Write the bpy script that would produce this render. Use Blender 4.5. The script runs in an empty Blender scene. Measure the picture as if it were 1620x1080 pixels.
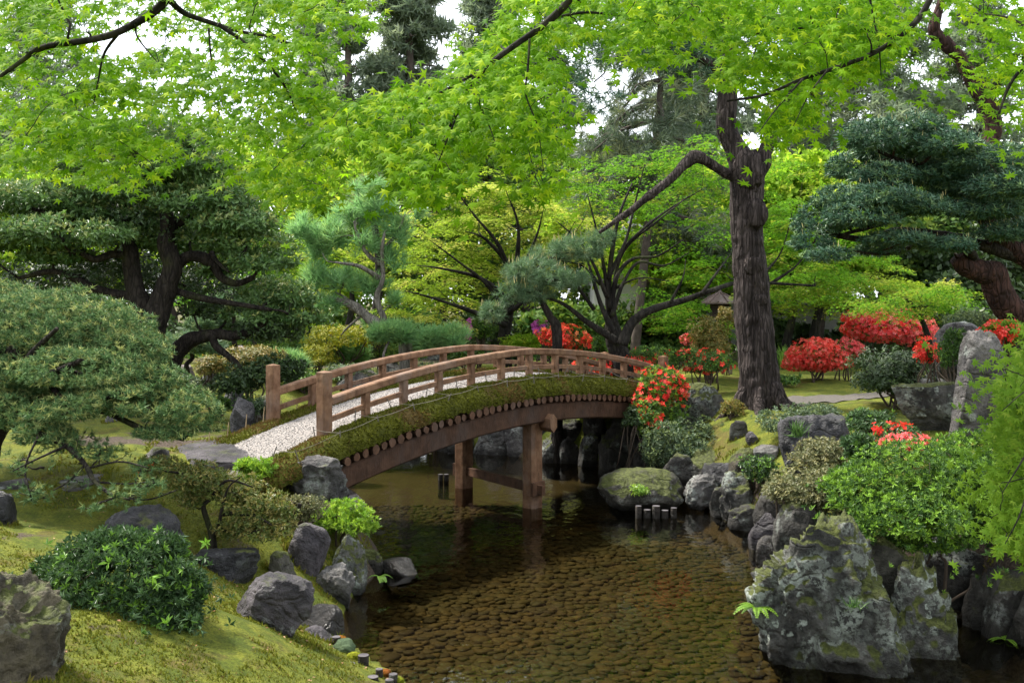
import bpy, bmesh, math, random
import numpy as np

# ------------------------------------------------------------------ camera, sky, sun, exposure
H, F, CX, HY = 2.73, 1620.0, 810.0, 480.0      # eye height above the water, focal length and horizon of the photo
SC = bpy.context.scene
COL = SC.collection
cam_d = bpy.data.cameras.new('camera')
cam_d.lens = 36.0; cam_d.sensor_width = 36.0; cam_d.sensor_fit = 'HORIZONTAL'
cam_d.shift_y = -60.0 / 1620.0
cam_d.clip_start = 0.1; cam_d.clip_end = 3000
cam = bpy.data.objects.new('camera', cam_d); COL.objects.link(cam)
cam.location = (0, 0, H); cam.rotation_euler = (math.pi / 2, 0, 0)
SC.camera = cam

SUN_EL, SUN_ROT = math.radians(58), math.radians(-62)    # high, from behind the garden on the left
w = bpy.data.worlds.new('World'); SC.world = w; w.use_nodes = True
wn = w.node_tree; wn.nodes.clear()
sky = wn.nodes.new('ShaderNodeTexSky'); sky.sky_type = 'NISHITA'; sky.sun_disc = False
sky.sun_elevation = SUN_EL; sky.sun_rotation = SUN_ROT; sky.dust_density = 4.0; sky.air_density = 1.0; sky.ozone_density = 1.0
mixw = wn.nodes.new('ShaderNodeMix'); mixw.data_type = 'RGBA'; mixw.inputs['Factor'].default_value = 0.8
mixw.inputs['B'].default_value = (9.6, 10.0, 10.6, 1)      # even white overcast over the blue
bgn = wn.nodes.new('ShaderNodeBackground'); bgn.inputs['Strength'].default_value = 0.05
won = wn.nodes.new('ShaderNodeOutputWorld')
wn.links.new(sky.outputs[0], mixw.inputs['A']); wn.links.new(mixw.outputs['Result'], bgn.inputs['Color'])
wn.links.new(bgn.outputs[0], won.inputs[0])
sl = bpy.data.lights.new('sun', 'SUN'); sl.energy = 2.2; sl.angle = math.radians(8); sl.color = (1.0, 0.95, 0.86)
so = bpy.data.objects.new('sun', sl); COL.objects.link(so)
_az = SUN_ROT
so.rotation_euler = (math.pi / 2 - SUN_EL, 0, math.pi - _az)
SC.view_settings.view_transform = 'Standard'; SC.view_settings.look = 'None'
SC.view_settings.exposure = 2.3; SC.view_settings.gamma = 1.0
SC.view_settings.use_curve_mapping = False
SC.cycles.max_bounces = 8; SC.cycles.diffuse_bounces = 2; SC.cycles.glossy_bounces = 3
SC.cycles.transmission_bounces = 5; SC.cycles.transparent_max_bounces = 8
SC.cycles.caustics_reflective = False; SC.cycles.caustics_refractive = False
SC.cycles.use_denoising = True

# ------------------------------------------------------------------ small maths
rng = np.random.default_rng(11)
random.seed(11)
def at(px, py, d): return np.array([(px - CX) / F * d, d, H - (py - HY) / F * d])
def norm(v):
    v = np.asarray(v, float); return v / np.maximum(np.linalg.norm(v, axis=-1, keepdims=True), 1e-9)
_lat = np.random.default_rng(5).random((64, 64, 64)).astype(np.float32)
def vnoise(P):
    P = np.asarray(P, float); i = np.floor(P).astype(int); f = P - i; f = f * f * (3 - 2 * f)
    x0, y0, z0 = (i[:, 0] & 63), (i[:, 1] & 63), (i[:, 2] & 63); x1, y1, z1 = (x0 + 1) & 63, (y0 + 1) & 63, (z0 + 1) & 63
    fx, fy, fz = f[:, 0], f[:, 1], f[:, 2]
    a = _lat[x0, y0, z0] * (1 - fx) + _lat[x1, y0, z0] * fx; b = _lat[x0, y1, z0] * (1 - fx) + _lat[x1, y1, z0] * fx
    c = _lat[x0, y0, z1] * (1 - fx) + _lat[x1, y0, z1] * fx; d = _lat[x0, y1, z1] * (1 - fx) + _lat[x1, y1, z1] * fx
    return (a * (1 - fy) + b * fy) * (1 - fz) + (c * (1 - fy) + d * fy) * fz
def fbm(P, o=4, ridged=False):
    s = 0; a = 0.5; t = 0; P = np.asarray(P, float)
    for k in range(o):
        n = vnoise(P * 2 ** k + 17.3 * k)
        if ridged: n = 1 - np.abs(2 * n - 1)
        s = s + a * n; t += a; a *= 0.5
    return s / t
def smooth(e0, e1, x):
    t = np.clip((x - e0) / (e1 - e0), 0, 1); return t * t * (3 - 2 * t)
def frames(d, roll=None):
    """rotation matrices whose third column is d"""
    d = norm(d); n = len(d)
    up = np.where(np.abs(d[:, 2:3]) < 0.95, np.array([[0, 0, 1.0]]), np.array([[1.0, 0, 0]]))
    x = norm(np.cross(up, d)); y = np.cross(d, x)
    if roll is None: roll = rng.random(n) * 2 * np.pi
    c, s = np.cos(roll)[:, None], np.sin(roll)[:, None]
    return np.stack([x * c + y * s, -x * s + y * c, d], axis=2)

# ------------------------------------------------------------------ mesh building
class MB:
    def __init__(s): s.V = []; s.F = []; s.M = []; s.T = []; s.n = 0
    def add(s, V, Fs, mat=0, tint=0.0):
        V = np.asarray(V, float).reshape(-1, 3)
        if not isinstance(Fs, list): Fs = [Fs]
        for Q in Fs:
            Q = np.asarray(Q, int)
            if len(Q): s.F.append(Q + s.n); s.M.append(np.full(len(Q), mat, np.int32))
        s.V.append(V); s.T.append(np.broadcast_to(np.asarray(tint, float), (len(V),)).copy()); s.n += len(V)
        return s
    def scatter(s, tpl, P, R, S, mat=0, tint=0.0):
        tv, tf = tpl; n = len(P)
        if n == 0: return s
        S = np.broadcast_to(np.asarray(S, float), (n,))
        V = np.einsum('nij,vj->nvi', R, tv) * S[:, None, None] + P[:, None, :]
        v = len(tv); off = (np.arange(n) * v)[:, None, None]
        Fs = [(np.asarray(q)[None] + off).reshape(-1, np.asarray(q).shape[1]) for q in tf]
        t = np.repeat(np.broadcast_to(np.asarray(tint, float), (n,)), v)
        return s.add(V.reshape(-1, 3), Fs, mat, t)
    def build(s, name, mats, parent=None, smooth=False, kind=None, origin=None):
        me = bpy.data.meshes.new(name)
        if not isinstance(mats, (list, tuple)): mats = [mats]
        for m in mats: me.materials.append(m)
        o = bpy.data.objects.new(name, me)
        V = np.concatenate(s.V) if s.V else np.zeros((0, 3))
        org = np.array(origin if origin is not None else (parent['_o'] if parent is not None and '_o' in parent else (0, 0, 0)), float)
        o['_o'] = tuple(float(x) for x in org)
        V = V - org
        me.vertices.add(len(V)); me.vertices.foreach_set('co', V.astype(np.float32).ravel())
        L = np.concatenate([q.ravel() for q in s.F]); cnt = np.concatenate([np.full(len(q), q.shape[1]) for q in s.F])
        st = np.concatenate([[0], np.cumsum(cnt)[:-1]])
        me.loops.add(len(L)); me.loops.foreach_set('vertex_index', L.astype(np.int32))
        me.polygons.add(len(cnt)); me.polygons.foreach_set('loop_start', st.astype(np.int32))
        me.polygons.foreach_set('material_index', np.concatenate(s.M))
        me.polygons.foreach_set('use_smooth', np.full(len(cnt), smooth))
        a = me.attributes.new('tint', 'FLOAT', 'POINT'); a.data.foreach_set('value', np.concatenate(s.T).astype(np.float32))
        me.update(calc_edges=True)
        COL.objects.link(o)
        if parent is not None:
            o.parent = parent
        else: o.location = org
        if kind: o['kind'] = kind
        return o
def thing(name, label, cat, loc, group=None):
    o = bpy.data.objects.new(name, None); o.empty_display_size = 0.2; COL.objects.link(o)
    o.location = [float(x) for x in loc]; o['_o'] = tuple(float(x) for x in loc)
    return tag(o, label, cat, group)
def tag(o, label, cat, group=None):
    o['label'] = label; o['category'] = cat
    if group: o['group'] = group
    return o
def struct(o): o['kind'] = 'structure'; return o
def share(src, name, parent, loc, rot=None, scale=None, mat3=None):
    """one more object on src's mesh data"""
    from mathutils import Matrix, Vector
    o = src.copy(); o.name = name; COL.objects.link(o); o.parent = parent
    if '_o' in o.keys(): del o['_o']
    base = np.array(parent['_o'] if parent is not None and '_o' in parent else (0, 0, 0))
    M = Matrix([[*(mat3[i] * scale)] for i in range(3)]).to_4x4() if mat3 is not None else Matrix.Identity(4)
    M.translation = Vector(np.asarray(loc) - base)
    o.matrix_basis = M
    return o

def catmull(pts, n):
    pts = np.asarray(pts, float)
    if len(pts) < 3:
        t = np.linspace(0, 1, n)[:, None]; return pts[0] * (1 - t) + pts[-1] * t
    P = np.vstack([2 * pts[0] - pts[1], pts, 2 * pts[-1] - pts[-2]]); m = len(pts) - 1
    u = np.linspace(0, m - 1e-6, n); i = u.astype(int); t = (u - i)[:, None]
    a, b, c, d = P[i], P[i + 1], P[i + 2], P[i + 3]
    return 0.5 * (2 * b + (c - a) * t + (2 * a - 5 * b + 4 * c - d) * t ** 2 + (3 * b - a - 3 * c + d) * t ** 3)
def tube(pts, radii, n=None, seg=8, rough=0.0, freq=3.0, mbuild=None, mat=0, tint=0.0):
    n = n or max(4, len(pts) * 4)
    k = pts.shape[1] if hasattr(pts, 'shape') else 3
    C = catmull(pts, n)
    R = np.interp(np.linspace(0, 1, n), np.linspace(0, 1, len(radii)), radii)
    T = norm(np.gradient(C, axis=0))
    x = np.array([1.0, 0, 0]) if abs(T[0, 0]) < 0.8 else np.array([0, 1.0, 0])
    X = []
    for i in range(n):
        x = x - T[i] * (x @ T[i]); x = x / (np.linalg.norm(x) + 1e-9); X.append(x)
    X = np.array(X); Y = np.cross(T, X)
    a = np.linspace(0, 2 * np.pi, seg, endpoint=False)
    D = X[:, None, :] * np.cos(a)[None, :, None] + Y[:, None, :] * np.sin(a)[None, :, None]
    V = C[:, None, :] + D * R[:, None, None]
    if rough:
        q = fbm((V * freq).reshape(-1, 3), 3).reshape(n, seg) - 0.5
        V = V + D * (q * rough)[:, :, None] * R[:, None, None] * 2
    V = V.reshape(-1, 3)
    i = np.arange(n - 1)[:, None] * seg; s0 = np.arange(seg)[None]; s1 = (s0 + 1) % seg
    Q = np.stack([i + s0, i + s1, i + seg + s1, i + seg + s0], axis=2).reshape(-1, 4)
    V = np.vstack([V, C[0], C[-1]]); m = n * seg
    s0 = np.arange(seg); s1 = (s0 + 1) % seg
    cap = np.vstack([np.stack([np.full(seg, m), s1, s0], 1), np.stack([np.full(seg, m + 1), m - seg + s0, m - seg + s1], 1)])
    if mbuild is not None: mbuild.add(V, [Q, cap], mat, tint)
    return V, [Q, cap]
def sweep(C, side, up, prof, jit=0.0):
    """prof (m,2) swept along C with per-point side/up"""
    C = np.asarray(C, float); n, m = len(C), len(prof); prof = np.asarray(prof, float)
    side = np.broadcast_to(side, C.shape); up = np.broadcast_to(up, C.shape)
    pr = prof[None] * (1 + (rng.random((n, m, 1)) - 0.5) * jit)
    V = C[:, None] + side[:, None] * pr[:, :, 0:1] + up[:, None] * pr[:, :, 1:2]
    i = np.arange(n - 1)[:, None] * m; s0 = np.arange(m)[None]; s1 = (s0 + 1) % m
    Q = np.stack([i + s0, i + s1, i + m + s1, i + m + s0], axis=2).reshape(-1, 4)
    V = V.reshape(-1, 3)
    return V, [Q, np.arange(m)[None, ::-1], (np.arange(m) + (n - 1) * m)[None]]
def chamfer(w, h, c):
    return np.array([(-w + c, -h), (w - c, -h), (w, -h + c), (w, h - c), (w - c, h), (-w + c, h), (-w, h - c), (-w, -h + c)])

# ------------------------------------------------------------------ materials
class NT:
    def __init__(s, name):
        s.m = bpy.data.materials.new(name); s.m.use_nodes = True; s.t = s.m.node_tree; s.t.nodes.clear()
    def n(s, typ, **kw):
        d = s.t.nodes.new(typ)
        for k, v in kw.items():
            k2 = k.replace('_', ' ')
            if hasattr(d, k) and not (k2.title() in d.inputs): setattr(d, k, v)
        return d
    def lk(s, a, b): s.t.links.new(a, b)
    def set(s, sock, v):
        if hasattr(v, 'is_output'): s.lk(v, sock)
        elif isinstance(v, tuple) and len(v) == 3 and sock.type == 'RGBA': sock.default_value = (*v, 1)
        else: sock.default_value = v
    def mix(s, f, a, b, typ='MIX'):
        d = s.t.nodes.new('ShaderNodeMix'); d.data_type = 'RGBA'; d.blend_type = typ
        s.set(d.inputs['Factor'], f); s.set(d.inputs['A'], a); s.set(d.inputs['B'], b); return d.outputs['Result']
    def math(s, op, a, b=0.0, clamp=False):
        d = s.t.nodes.new('ShaderNodeMath'); d.operation = op; d.use_clamp = clamp; s.set(d.inputs[0], a); s.set(d.inputs[1], b); return d.outputs[0]
    def ramp(s, f, e0, e1):
        d = s.t.nodes.new('ShaderNodeMapRange'); d.interpolation_type = 'SMOOTHSTEP'
        s.set(d.inputs['Value'], f); d.inputs['From Min'].default_value = e0; d.inputs['From Max'].default_value = e1; return d.outputs[0]
    def pos(s, scale=(1, 1, 1)):
        g = s.t.nodes.new('ShaderNodeNewGeometry'); m = s.t.nodes.new('ShaderNodeMapping'); m.inputs['Scale'].default_value = scale
        s.lk(g.outputs['Position'], m.inputs['Vector']); return m.outputs[0]
    def noise(s, scale, detail=4, rough=0.55, vec=None, dist=0.0):
        d = s.t.nodes.new('ShaderNodeTexNoise'); d.inputs['Scale'].default_value = scale; d.inputs['Detail'].default_value = detail
        d.inputs['Roughness'].default_value = rough; d.inputs['Distortion'].default_value = dist
        s.lk(vec if vec is not None else s.pos(), d.inputs['Vector']); return d.outputs['Fac']
    def voro(s, scale, vec=None, feat='F1', out='Distance'):
        d = s.t.nodes.new('ShaderNodeTexVoronoi'); d.feature = feat; d.inputs['Scale'].default_value = scale
        s.lk(vec if vec is not None else s.pos(), d.inputs['Vector']); return d.outputs[out]
    def bump(s, h, strength=0.5, dist=0.02, nrm=None):
        d = s.t.nodes.new('ShaderNodeBump'); d.inputs['Strength'].default_value = strength; d.inputs['Distance'].default_value = dist
        s.lk(h, d.inputs['Height'])
        if nrm is not None: s.lk(nrm, d.inputs['Normal'])
        return d.outputs[0]
    def pbsdf(s, col, rough=0.6, spec=0.3, nrm=None):
        d = s.t.nodes.new('ShaderNodeBsdfPrincipled'); s.set(d.inputs['Base Color'], col); s.set(d.inputs['Roughness'], rough)
        s.set(d.inputs['Specular IOR Level'], spec)
        if nrm is not None: s.lk(nrm, d.inputs['Normal'])
        return d.outputs[0]
    def out(s, sh):
        o = s.t.nodes.new('ShaderNodeOutputMaterial'); s.lk(sh, o.inputs[0]); return s.m
    def attr(s, name='tint'):
        a = s.t.nodes.new('ShaderNodeAttribute'); a.attribute_name = name; return a.outputs['Fac']

def m_leaf(name, c1, c2, young=None, transl=0.35, gain=1.6, rough=0.45, spec=0.35):
    """c1..c2 leaf by leaf; 'young' where the tint attribute is 1 (new growth)"""
    k = NT(name); g = k.t.nodes.new('ShaderNodeNewGeometry'); oi = k.t.nodes.new('ShaderNodeObjectInfo')
    r = k.math('FRACT', k.math('ADD', g.outputs['Random Per Island'], oi.outputs['Random']))
    c = k.mix(r, c1, c2)
    if young is not None: c = k.mix(k.attr(), c, young)
    b = k.pbsdf(c, rough, spec)
    if transl > 0:
        tr = k.t.nodes.new('ShaderNodeBsdfTranslucent')
        k.lk(k.mix(1.0, c, (gain, gain * 1.02, gain * 0.75), 'MULTIPLY'), tr.inputs['Color'])
        ms = k.t.nodes.new('ShaderNodeMixShader'); ms.inputs[0].default_value = transl
        k.lk(b, ms.inputs[1]); k.lk(tr.outputs[0], ms.inputs[2]); b = ms.outputs[0]
    return k.out(b)
def m_bark(name, c1, c2, sc=9.0, strength=0.9, moss=0.0, squash=0.28):
    k = NT(name); v = k.pos((1, 1, squash))
    n1 = k.noise(sc, 5, 0.65, v, 0.6); vo = k.voro(sc * 1.3, v, 'DISTANCE_TO_EDGE')
    c = k.mix(k.ramp(n1, 0.35, 0.68), c1, c2)
    c = k.mix(k.math('MULTIPLY', k.ramp(vo, 0.10, 0.0), 0.6), c, tuple(x * 0.45 for x in c1))
    if moss: c = k.mix(k.math('MULTIPLY', k.ramp(k.noise(2.2, 4), 0.55, 0.7), moss), c, (0.06, 0.075, 0.02))
    h = k.math('ADD', k.ramp(vo, 0.0, 0.22), k.math('MULTIPLY', n1, 0.8))
    return k.out(k.pbsdf(c, 0.85, 0.15, k.bump(h, strength, 0.025)))
def m_rock(name, dark, light, lichen=0.4, moss=0.4, rough=0.75, lich=(0.36, 0.39, 0.35), sc=1.0, mosscol=(0.055, 0.065, 0.012)):
    k = NT(name)
    n1 = k.noise(3.2 * sc, 8, 0.62, dist=0.5); n2 = k.noise(14 * sc, 6, 0.6); v = k.voro(5 * sc, k.pos((1, 1, 1.8)))
    c = k.mix(k.ramp(n1, 0.34, 0.66), dark, light)
    c = k.mix(k.math('MULTIPLY', k.ramp(n2, 0.45, 0.62), 0.45), c, tuple(x * 0.55 for x in dark))
    if lichen:
        a = k.math('MULTIPLY', k.ramp(k.noise(2.6 * sc, 3, 0.5), 0.62 - 0.25 * lichen, 0.78 - 0.2 * lichen), k.ramp(k.noise(19 * sc, 5, 0.7), 0.42, 0.56))
        wl_ = k.t.nodes.new('ShaderNodeVectorMath'); wl_.operation = 'MULTIPLY_ADD'; wl_.inputs[1].default_value = (.16, .16, .16); wz_ = k.t.nodes.new('ShaderNodeTexNoise'); wz_.inputs['Scale'].default_value = 11; wz_.inputs['Detail'].default_value = 5; k.lk(k.pos(), wz_.inputs['Vector']); k.lk(wz_.outputs['Color'], wl_.inputs[0]); k.lk(k.pos(), wl_.inputs[2])
        sp = k.math('MULTIPLY', k.ramp(k.voro(8 * sc, wl_.outputs[0]), 0.36, 0.28), k.math('MULTIPLY', k.ramp(k.noise(1.7 * sc, 2), 0.5, 0.62), k.ramp(k.noise(30 * sc, 3), .35, .55)))
        c = k.mix(k.math('MAXIMUM', k.math('MULTIPLY', a, 0.85), k.math('MULTIPLY', sp, min(1, lichen * 1.4))), c, lich)
    if moss:
        g = k.t.nodes.new('ShaderNodeNewGeometry'); sx = k.t.nodes.new('ShaderNodeSeparateXYZ'); k.lk(g.outputs['Normal'], sx.inputs[0])
        up = k.ramp(sx.outputs['Z'], -0.1, 0.75)
        mk = k.ramp(k.math('ADD', k.math('MULTIPLY', up, 0.35), k.noise(2.0 * sc, 6, 0.65)), 0.95 - 0.35 * moss, 1.05 - 0.35 * moss)
        c = k.mix(mk, c, k.mix(k.ramp(k.noise(26, 3), 0.3, 0.7), tuple(x * .6 for x in mosscol), tuple(x * 1.5 for x in mosscol)))
    wn_ = k.t.nodes.new('ShaderNodeTexNoise'); wn_.inputs['Scale'].default_value = 2.5; k.lk(k.pos(), wn_.inputs['Vector'])
    wa = k.t.nodes.new('ShaderNodeVectorMath'); wa.operation = 'MULTIPLY_ADD'; wa.inputs[1].default_value = (.9, .9, .9); k.lk(wn_.outputs['Color'], wa.inputs[0]); k.lk(k.pos((1, .8, 1.7)), wa.inputs[2]); warp = wa.outputs[0]
    cr = k.ramp(k.voro(1.7 * sc, warp, 'DISTANCE_TO_EDGE'), 0.0, 0.07)
    gz = k.t.nodes.new('ShaderNodeNewGeometry'); sz = k.t.nodes.new('ShaderNodeSeparateXYZ'); k.lk(gz.outputs['Position'], sz.inputs[0])
    wet = k.ramp(k.math('ADD', sz.outputs['Z'], k.math('MULTIPLY', k.noise(4, 3), .12)), .20, .10); c = k.mix(k.math('MULTIPLY', wet, .72), c, (0.010, 0.009, 0.007))      # damp line at the water
    h = k.math('ADD', k.math('ADD', k.math('MULTIPLY', n1, 1.0), k.math('MULTIPLY', n2, 0.55)), k.math('ADD', k.math('MULTIPLY', k.noise(48 * sc, 5, .7), 0.3), k.math('MULTIPLY', k.math('MAXIMUM', cr, k.ramp(k.noise(1.9 * sc, 2), .42, .5)), .22)))
    return k.out(k.pbsdf(c, rough, 0.35, k.bump(h, 1.0, 0.085)))
def m_wood(name, c1, c2, rough=0.6):
    k = NT(name); n1 = k.noise(7, 5, 0.6); n2 = k.noise(60, 4, 0.6, k.pos((1, 1, 0.15)))
    c = k.mix(k.ramp(n1, 0.3, 0.7), c1, c2); c = k.mix(k.math('MULTIPLY', n2, 0.35), c, tuple(x * 0.4 for x in c1))
    c = k.mix(k.math('MULTIPLY', k.ramp(k.noise(2.3, 5, .7, k.pos((1, 1, .5))), .48, .68), .55), c, tuple(.35 * x + .65 * sum(c2) / 3 * .75 for x in c2)); c = k.mix(k.math('MULTIPLY', k.ramp(k.noise(17, 4, .7, k.pos((1, 1, .25))), .55, .66), .5), c, tuple(x * .35 for x in c1))
    h = k.math('ADD', n2, k.math('MULTIPLY', k.noise(24, 2), 0.8))
    return k.out(k.pbsdf(c, rough, 0.14, k.bump(h, 0.5, 0.012)))
def m_plain(name, col, rough=0.7, var=0.25, sc=6.0, spec=0.3):
    k = NT(name); c = k.mix(k.ramp(k.noise(sc, 5), 0.3, 0.7), tuple(x * (1 - var) for x in col), tuple(min(1, x * (1 + var)) for x in col))
    return k.out(k.pbsdf(c, rough, spec, k.bump(k.noise(sc * 6, 4), 0.3, 0.01)))

# ------------------------------------------------------------------ terrain
SHORE = np.array([(-0.2, 3.6), (-0.4, 6.5), (-0.78, 7.4), (-1.05, 7.76), (-1.35, 8.27), (-1.51, 8.76), (-1.50, 9.6), (-1.38, 10.5), (-1.55, 11.5),
    (-2.0, 12.5), (-2.8, 14.0), (-3.4, 15.8), (-3.3, 17.4), (-2.3, 18.6), (-1.4, 19.3), (-0.5, 18.9), (0.3, 18.1), (1.2, 17.4), (1.9, 16.7),
    (2.2, 15.9), (2.4, 14.8), (2.65, 13.6), (2.9, 12.6), (3.0, 11.5), (2.85, 10.5), (2.7, 9.7), (3.1, 9.1), (3.9, 8.9), (4.4, 7.5), (4.4, 3.6)])
def shore_dist(x, y):
    """signed distance to the shore, negative over the pond"""
    p = np.stack([x, y], -1).reshape(-1, 2); A = SHORE; B = np.roll(SHORE, -1, 0)
    best = np.full(len(p), 1e9); ins = np.zeros(len(p), bool)
    for a, b in zip(A, B):
        ab = b - a; t = np.clip(((p - a) @ ab) / (ab @ ab), 0, 1); q = p - a - t[:, None] * ab
        best = np.minimum(best, (q ** 2).sum(1))
        c = ((a[1] > p[:, 1]) != (b[1] > p[:, 1])); 
        with np.errstate(divide='ignore', invalid='ignore'):
            xx = (b[0] - a[0]) * (p[:, 1] - a[1]) / (b[1] - a[1]) + a[0]
        ins ^= c & (p[:, 0] < xx)
    d = np.sqrt(best); d[ins] *= -1
    return d.reshape(np.shape(x))
BED = -0.30
def height(x, y, fine=True):
    x = np.asarray(x, float); y = np.asarray(y, float)
    d = shore_dist(x, y)
    left = smooth(-0.2, -1.0, x) * smooth(12.5, 11.0, y)
    near = smooth(9.8, 8.4, y) * left
    L = 0.42 + left * 0.4 + near * 0.38
    top = 1.14 + 0.02 * np.clip(y - 15, 0, 60) + 0.06 * smooth(9.5, 11, y) * left
    o = np.clip(d, 0, None)
    o2 = o * (1 - near) + near * o * o / (o + .55); h = 0.04 + top * (1 - np.exp(-o2 / L))
    P = np.stack([x, y, x * 0], -1).reshape(-1, 3)
    if fine: h = h + smooth(0.1, 0.8, o) * ((fbm(P * 0.9, 3) - 0.5) * 0.16 + (fbm(P * 4, 4) - 0.5) * 0.09).reshape(h.shape)
    inn = BED + (0.04 - BED) * smooth(-0.16, 0.0, d)
    return np.where(d > 0, h, inn)
def ground(px, py, lo=4.0, hi=40.0):
    """first point of the terrain (or water) along the pixel's ray"""
    ds = np.arange(lo, hi, 0.03); x = (px - CX) / F * ds; z = H - (py - HY) / F * ds
    g = np.maximum(height(x, ds), 0.0)
    i = np.nonzero(z <= g)[0]
    d = ds[i[0]] if len(i) else hi
    return np.array([(px - CX) / F * d, d, float(np.maximum(height(np.array([(px - CX) / F * d]), np.array([d])), 0)[0])])
# ------------------------------------------------------------------ ground
def m_ground():
    k = NT('moss_ground'); dirt_shade = k.attr()
    n1 = k.noise(1.1, 6, 0.6); n2 = k.noise(5.0, 6, 0.65); n3 = k.noise(45, 4, 0.7); n4 = k.noise(140, 3, 0.7)
    g = k.mix(k.ramp(n2, 0.32, 0.68), (0.072, 0.098, 0.012), (0.172, 0.18, 0.022))
    g = k.mix(k.math('MULTIPLY', k.ramp(k.noise(1.9, 6, .68), 0.52, 0.64), 0.85), g, (0.105, 0.078, 0.024))
    g = k.mix(k.math('MULTIPLY', k.ramp(k.noise(2.6, 5, .7), .52, .66), .7), g, (0.052, 0.075, 0.012)); g = k.mix(k.math('MULTIPLY', k.ramp(n3, 0.4, 0.65), 0.7), g, (0.04, 0.05, 0.008))
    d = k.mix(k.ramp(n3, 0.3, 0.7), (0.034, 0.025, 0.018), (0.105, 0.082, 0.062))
    f = k.ramp(k.math('ADD', dirt_shade, k.math('MULTIPLY', k.math('SUBTRACT', k.math('ADD', n2, n1), 1.0), 1.3)), 0.42, 0.62)
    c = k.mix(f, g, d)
    h = k.math('ADD', k.math('MULTIPLY', n3, 1.0), k.math('MULTIPLY', n4, 0.6))
    return k.out(k.pbsdf(c, 0.9, 0.15, k.bump(h, 0.9, 0.02)))
M_GROUND = m_ground()
def axis(lo, hi, step, far):
    a = np.arange(lo, hi + 1e-6, step); e = []; s = step; x = hi
    while x < far: s *= 1.35; x += s; e.append(x)
    b = []; s = step; x = lo
    while x > -far: s *= 1.35; x -= s; b.append(x)
    return np.array(b[::-1] + list(a) + e)
gx, gy = axis(-6.5, 7.5, 0.1, 900), axis(3.4, 20, 0.1, 1500)
X, Y = np.meshgrid(gx, gy); Z = height(X, Y)
dirt_shade = np.zeros_like(X)
def blot(cx, cy, rx, ry, a=1.0):
    global dirt_shade
    dirt_shade = np.maximum(dirt_shade, a * (1 - smooth(0.5, 1.0, np.hypot((X - cx) / rx, (Y - cy) / ry))))
for px, py, rx, ry, a in [(190, 700, 1.3, 0.55, 0.75), (40, 850, 0.5, 0.35, 0.4), (300, 690, 1.3, 1.2, 0.6), (500, 790, 0.7, 0.9, 0.6), (430, 760, 0.6, 0.6, 0.5), (180, 1010, 0.3, 0.25, 0.5),
                          (380, 870, 0.35, 0.3, 0.5), (1300, 640, 1.2, 0.4, 0.5), (1150, 690, 0.6, 0.5, 0.4), (60, 1030, 0.3, 0.3, .6), (1590, 900, 1.5, 1.2, 1.0), (470, 850, 0.5, 0.5, 0.45)]:  # the full-strength blot paints the right corner's dark shade, the rest bare soil
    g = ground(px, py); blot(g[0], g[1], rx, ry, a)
dirt_shade = np.maximum(dirt_shade, 0.75 * smooth(0.55, 0.1, shore_dist(X, Y)) * smooth(8.6, 10, Y) * (1 - .5 * smooth(14, 16, Y)))
dirt_shade = np.maximum(dirt_shade, smooth(0.0, -0.05, shore_dist(X, Y)))
dirt_shade = np.maximum(dirt_shade, 0.55 * smooth(19, 24, Y))
mb = MB(); ny, nx = X.shape
i = np.arange(ny - 1)[:, None] * nx + np.arange(nx - 1)[None]
mb.add(np.stack([X, Y, Z], -1).reshape(-1, 3), np.stack([i, i + 1, i + nx + 1, i + nx], -1).reshape(-1, 4), 0, dirt_shade.ravel())
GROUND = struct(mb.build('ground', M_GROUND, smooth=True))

# moss sprigs: a fine pile of tiny tips over the near ground
M_SPRIG = m_leaf('moss_sprig', (0.085, 0.105, 0.012), (0.175, 0.18, 0.024), (0.2, 0.15, 0.045), 0.25, 1.3, 0.8, 0.1)
T_SPRIG = (np.array([(-.25, 0, 0), (.25, 0, 0), (0.1, .25, 1), (0, -.25, 0), (0, .25, 0), (.3, -.1, .8)]), [np.array([(0, 1, 2), (3, 4, 5)])])
n = 70000; sx = rng.uniform(-4.2, 0.2, n); sy = 4.6 + 6.6 * rng.random(n) ** 1.4
sd = shore_dist(sx, sy); pn = fbm(np.stack([sx * 1.3, sy * 1.3, sx * 0], -1), 4)
ok = (sd > 0.03) & (np.abs(sx / sy) < 0.55) & (pn > 0.42); sx, sy = sx[ok], sy[ok]
P = np.stack([sx, sy, height(sx, sy) - 0.003], -1)
mb = MB(); mb.scatter(T_SPRIG, P, frames(np.array([[0, 0, 1.0]]) + rng.normal(0, .35, P.shape)), rng.uniform(.010, .027, len(P)) * (.45 + 1.1 * fbm(P * 5 + 3, 3)), 0, (rng.random(len(P)) < .12) * .7)
mb.build('moss_carpet', M_SPRIG, kind='stuff')
# dry leaves dropped on the moss
T_DRY = (np.array([(0, 0, 0), (.22, .5, .12), (0, 1, 0), (-.22, .5, .1)]), [np.array([(0, 1, 2, 3)])])
n = 620; sx = rng.uniform(-4, 0, n); sy = rng.uniform(5, 11, n); ok = shore_dist(sx, sy) > 0.1; sx, sy = sx[ok], sy[ok]
P = np.stack([sx, sy, height(sx, sy) + 0.012], -1)
MB().scatter(T_DRY, P, frames(np.array([[0, 0, 1.0]]) + rng.normal(0, .3, P.shape)), rng.uniform(.012, .036, len(P))).build('fallen_leaves', m_leaf('dry_leaf', (0.20, 0.09, 0.04), (0.36, 0.22, 0.13), None, 0, 1, .7, .2), kind='stuff')

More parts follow.
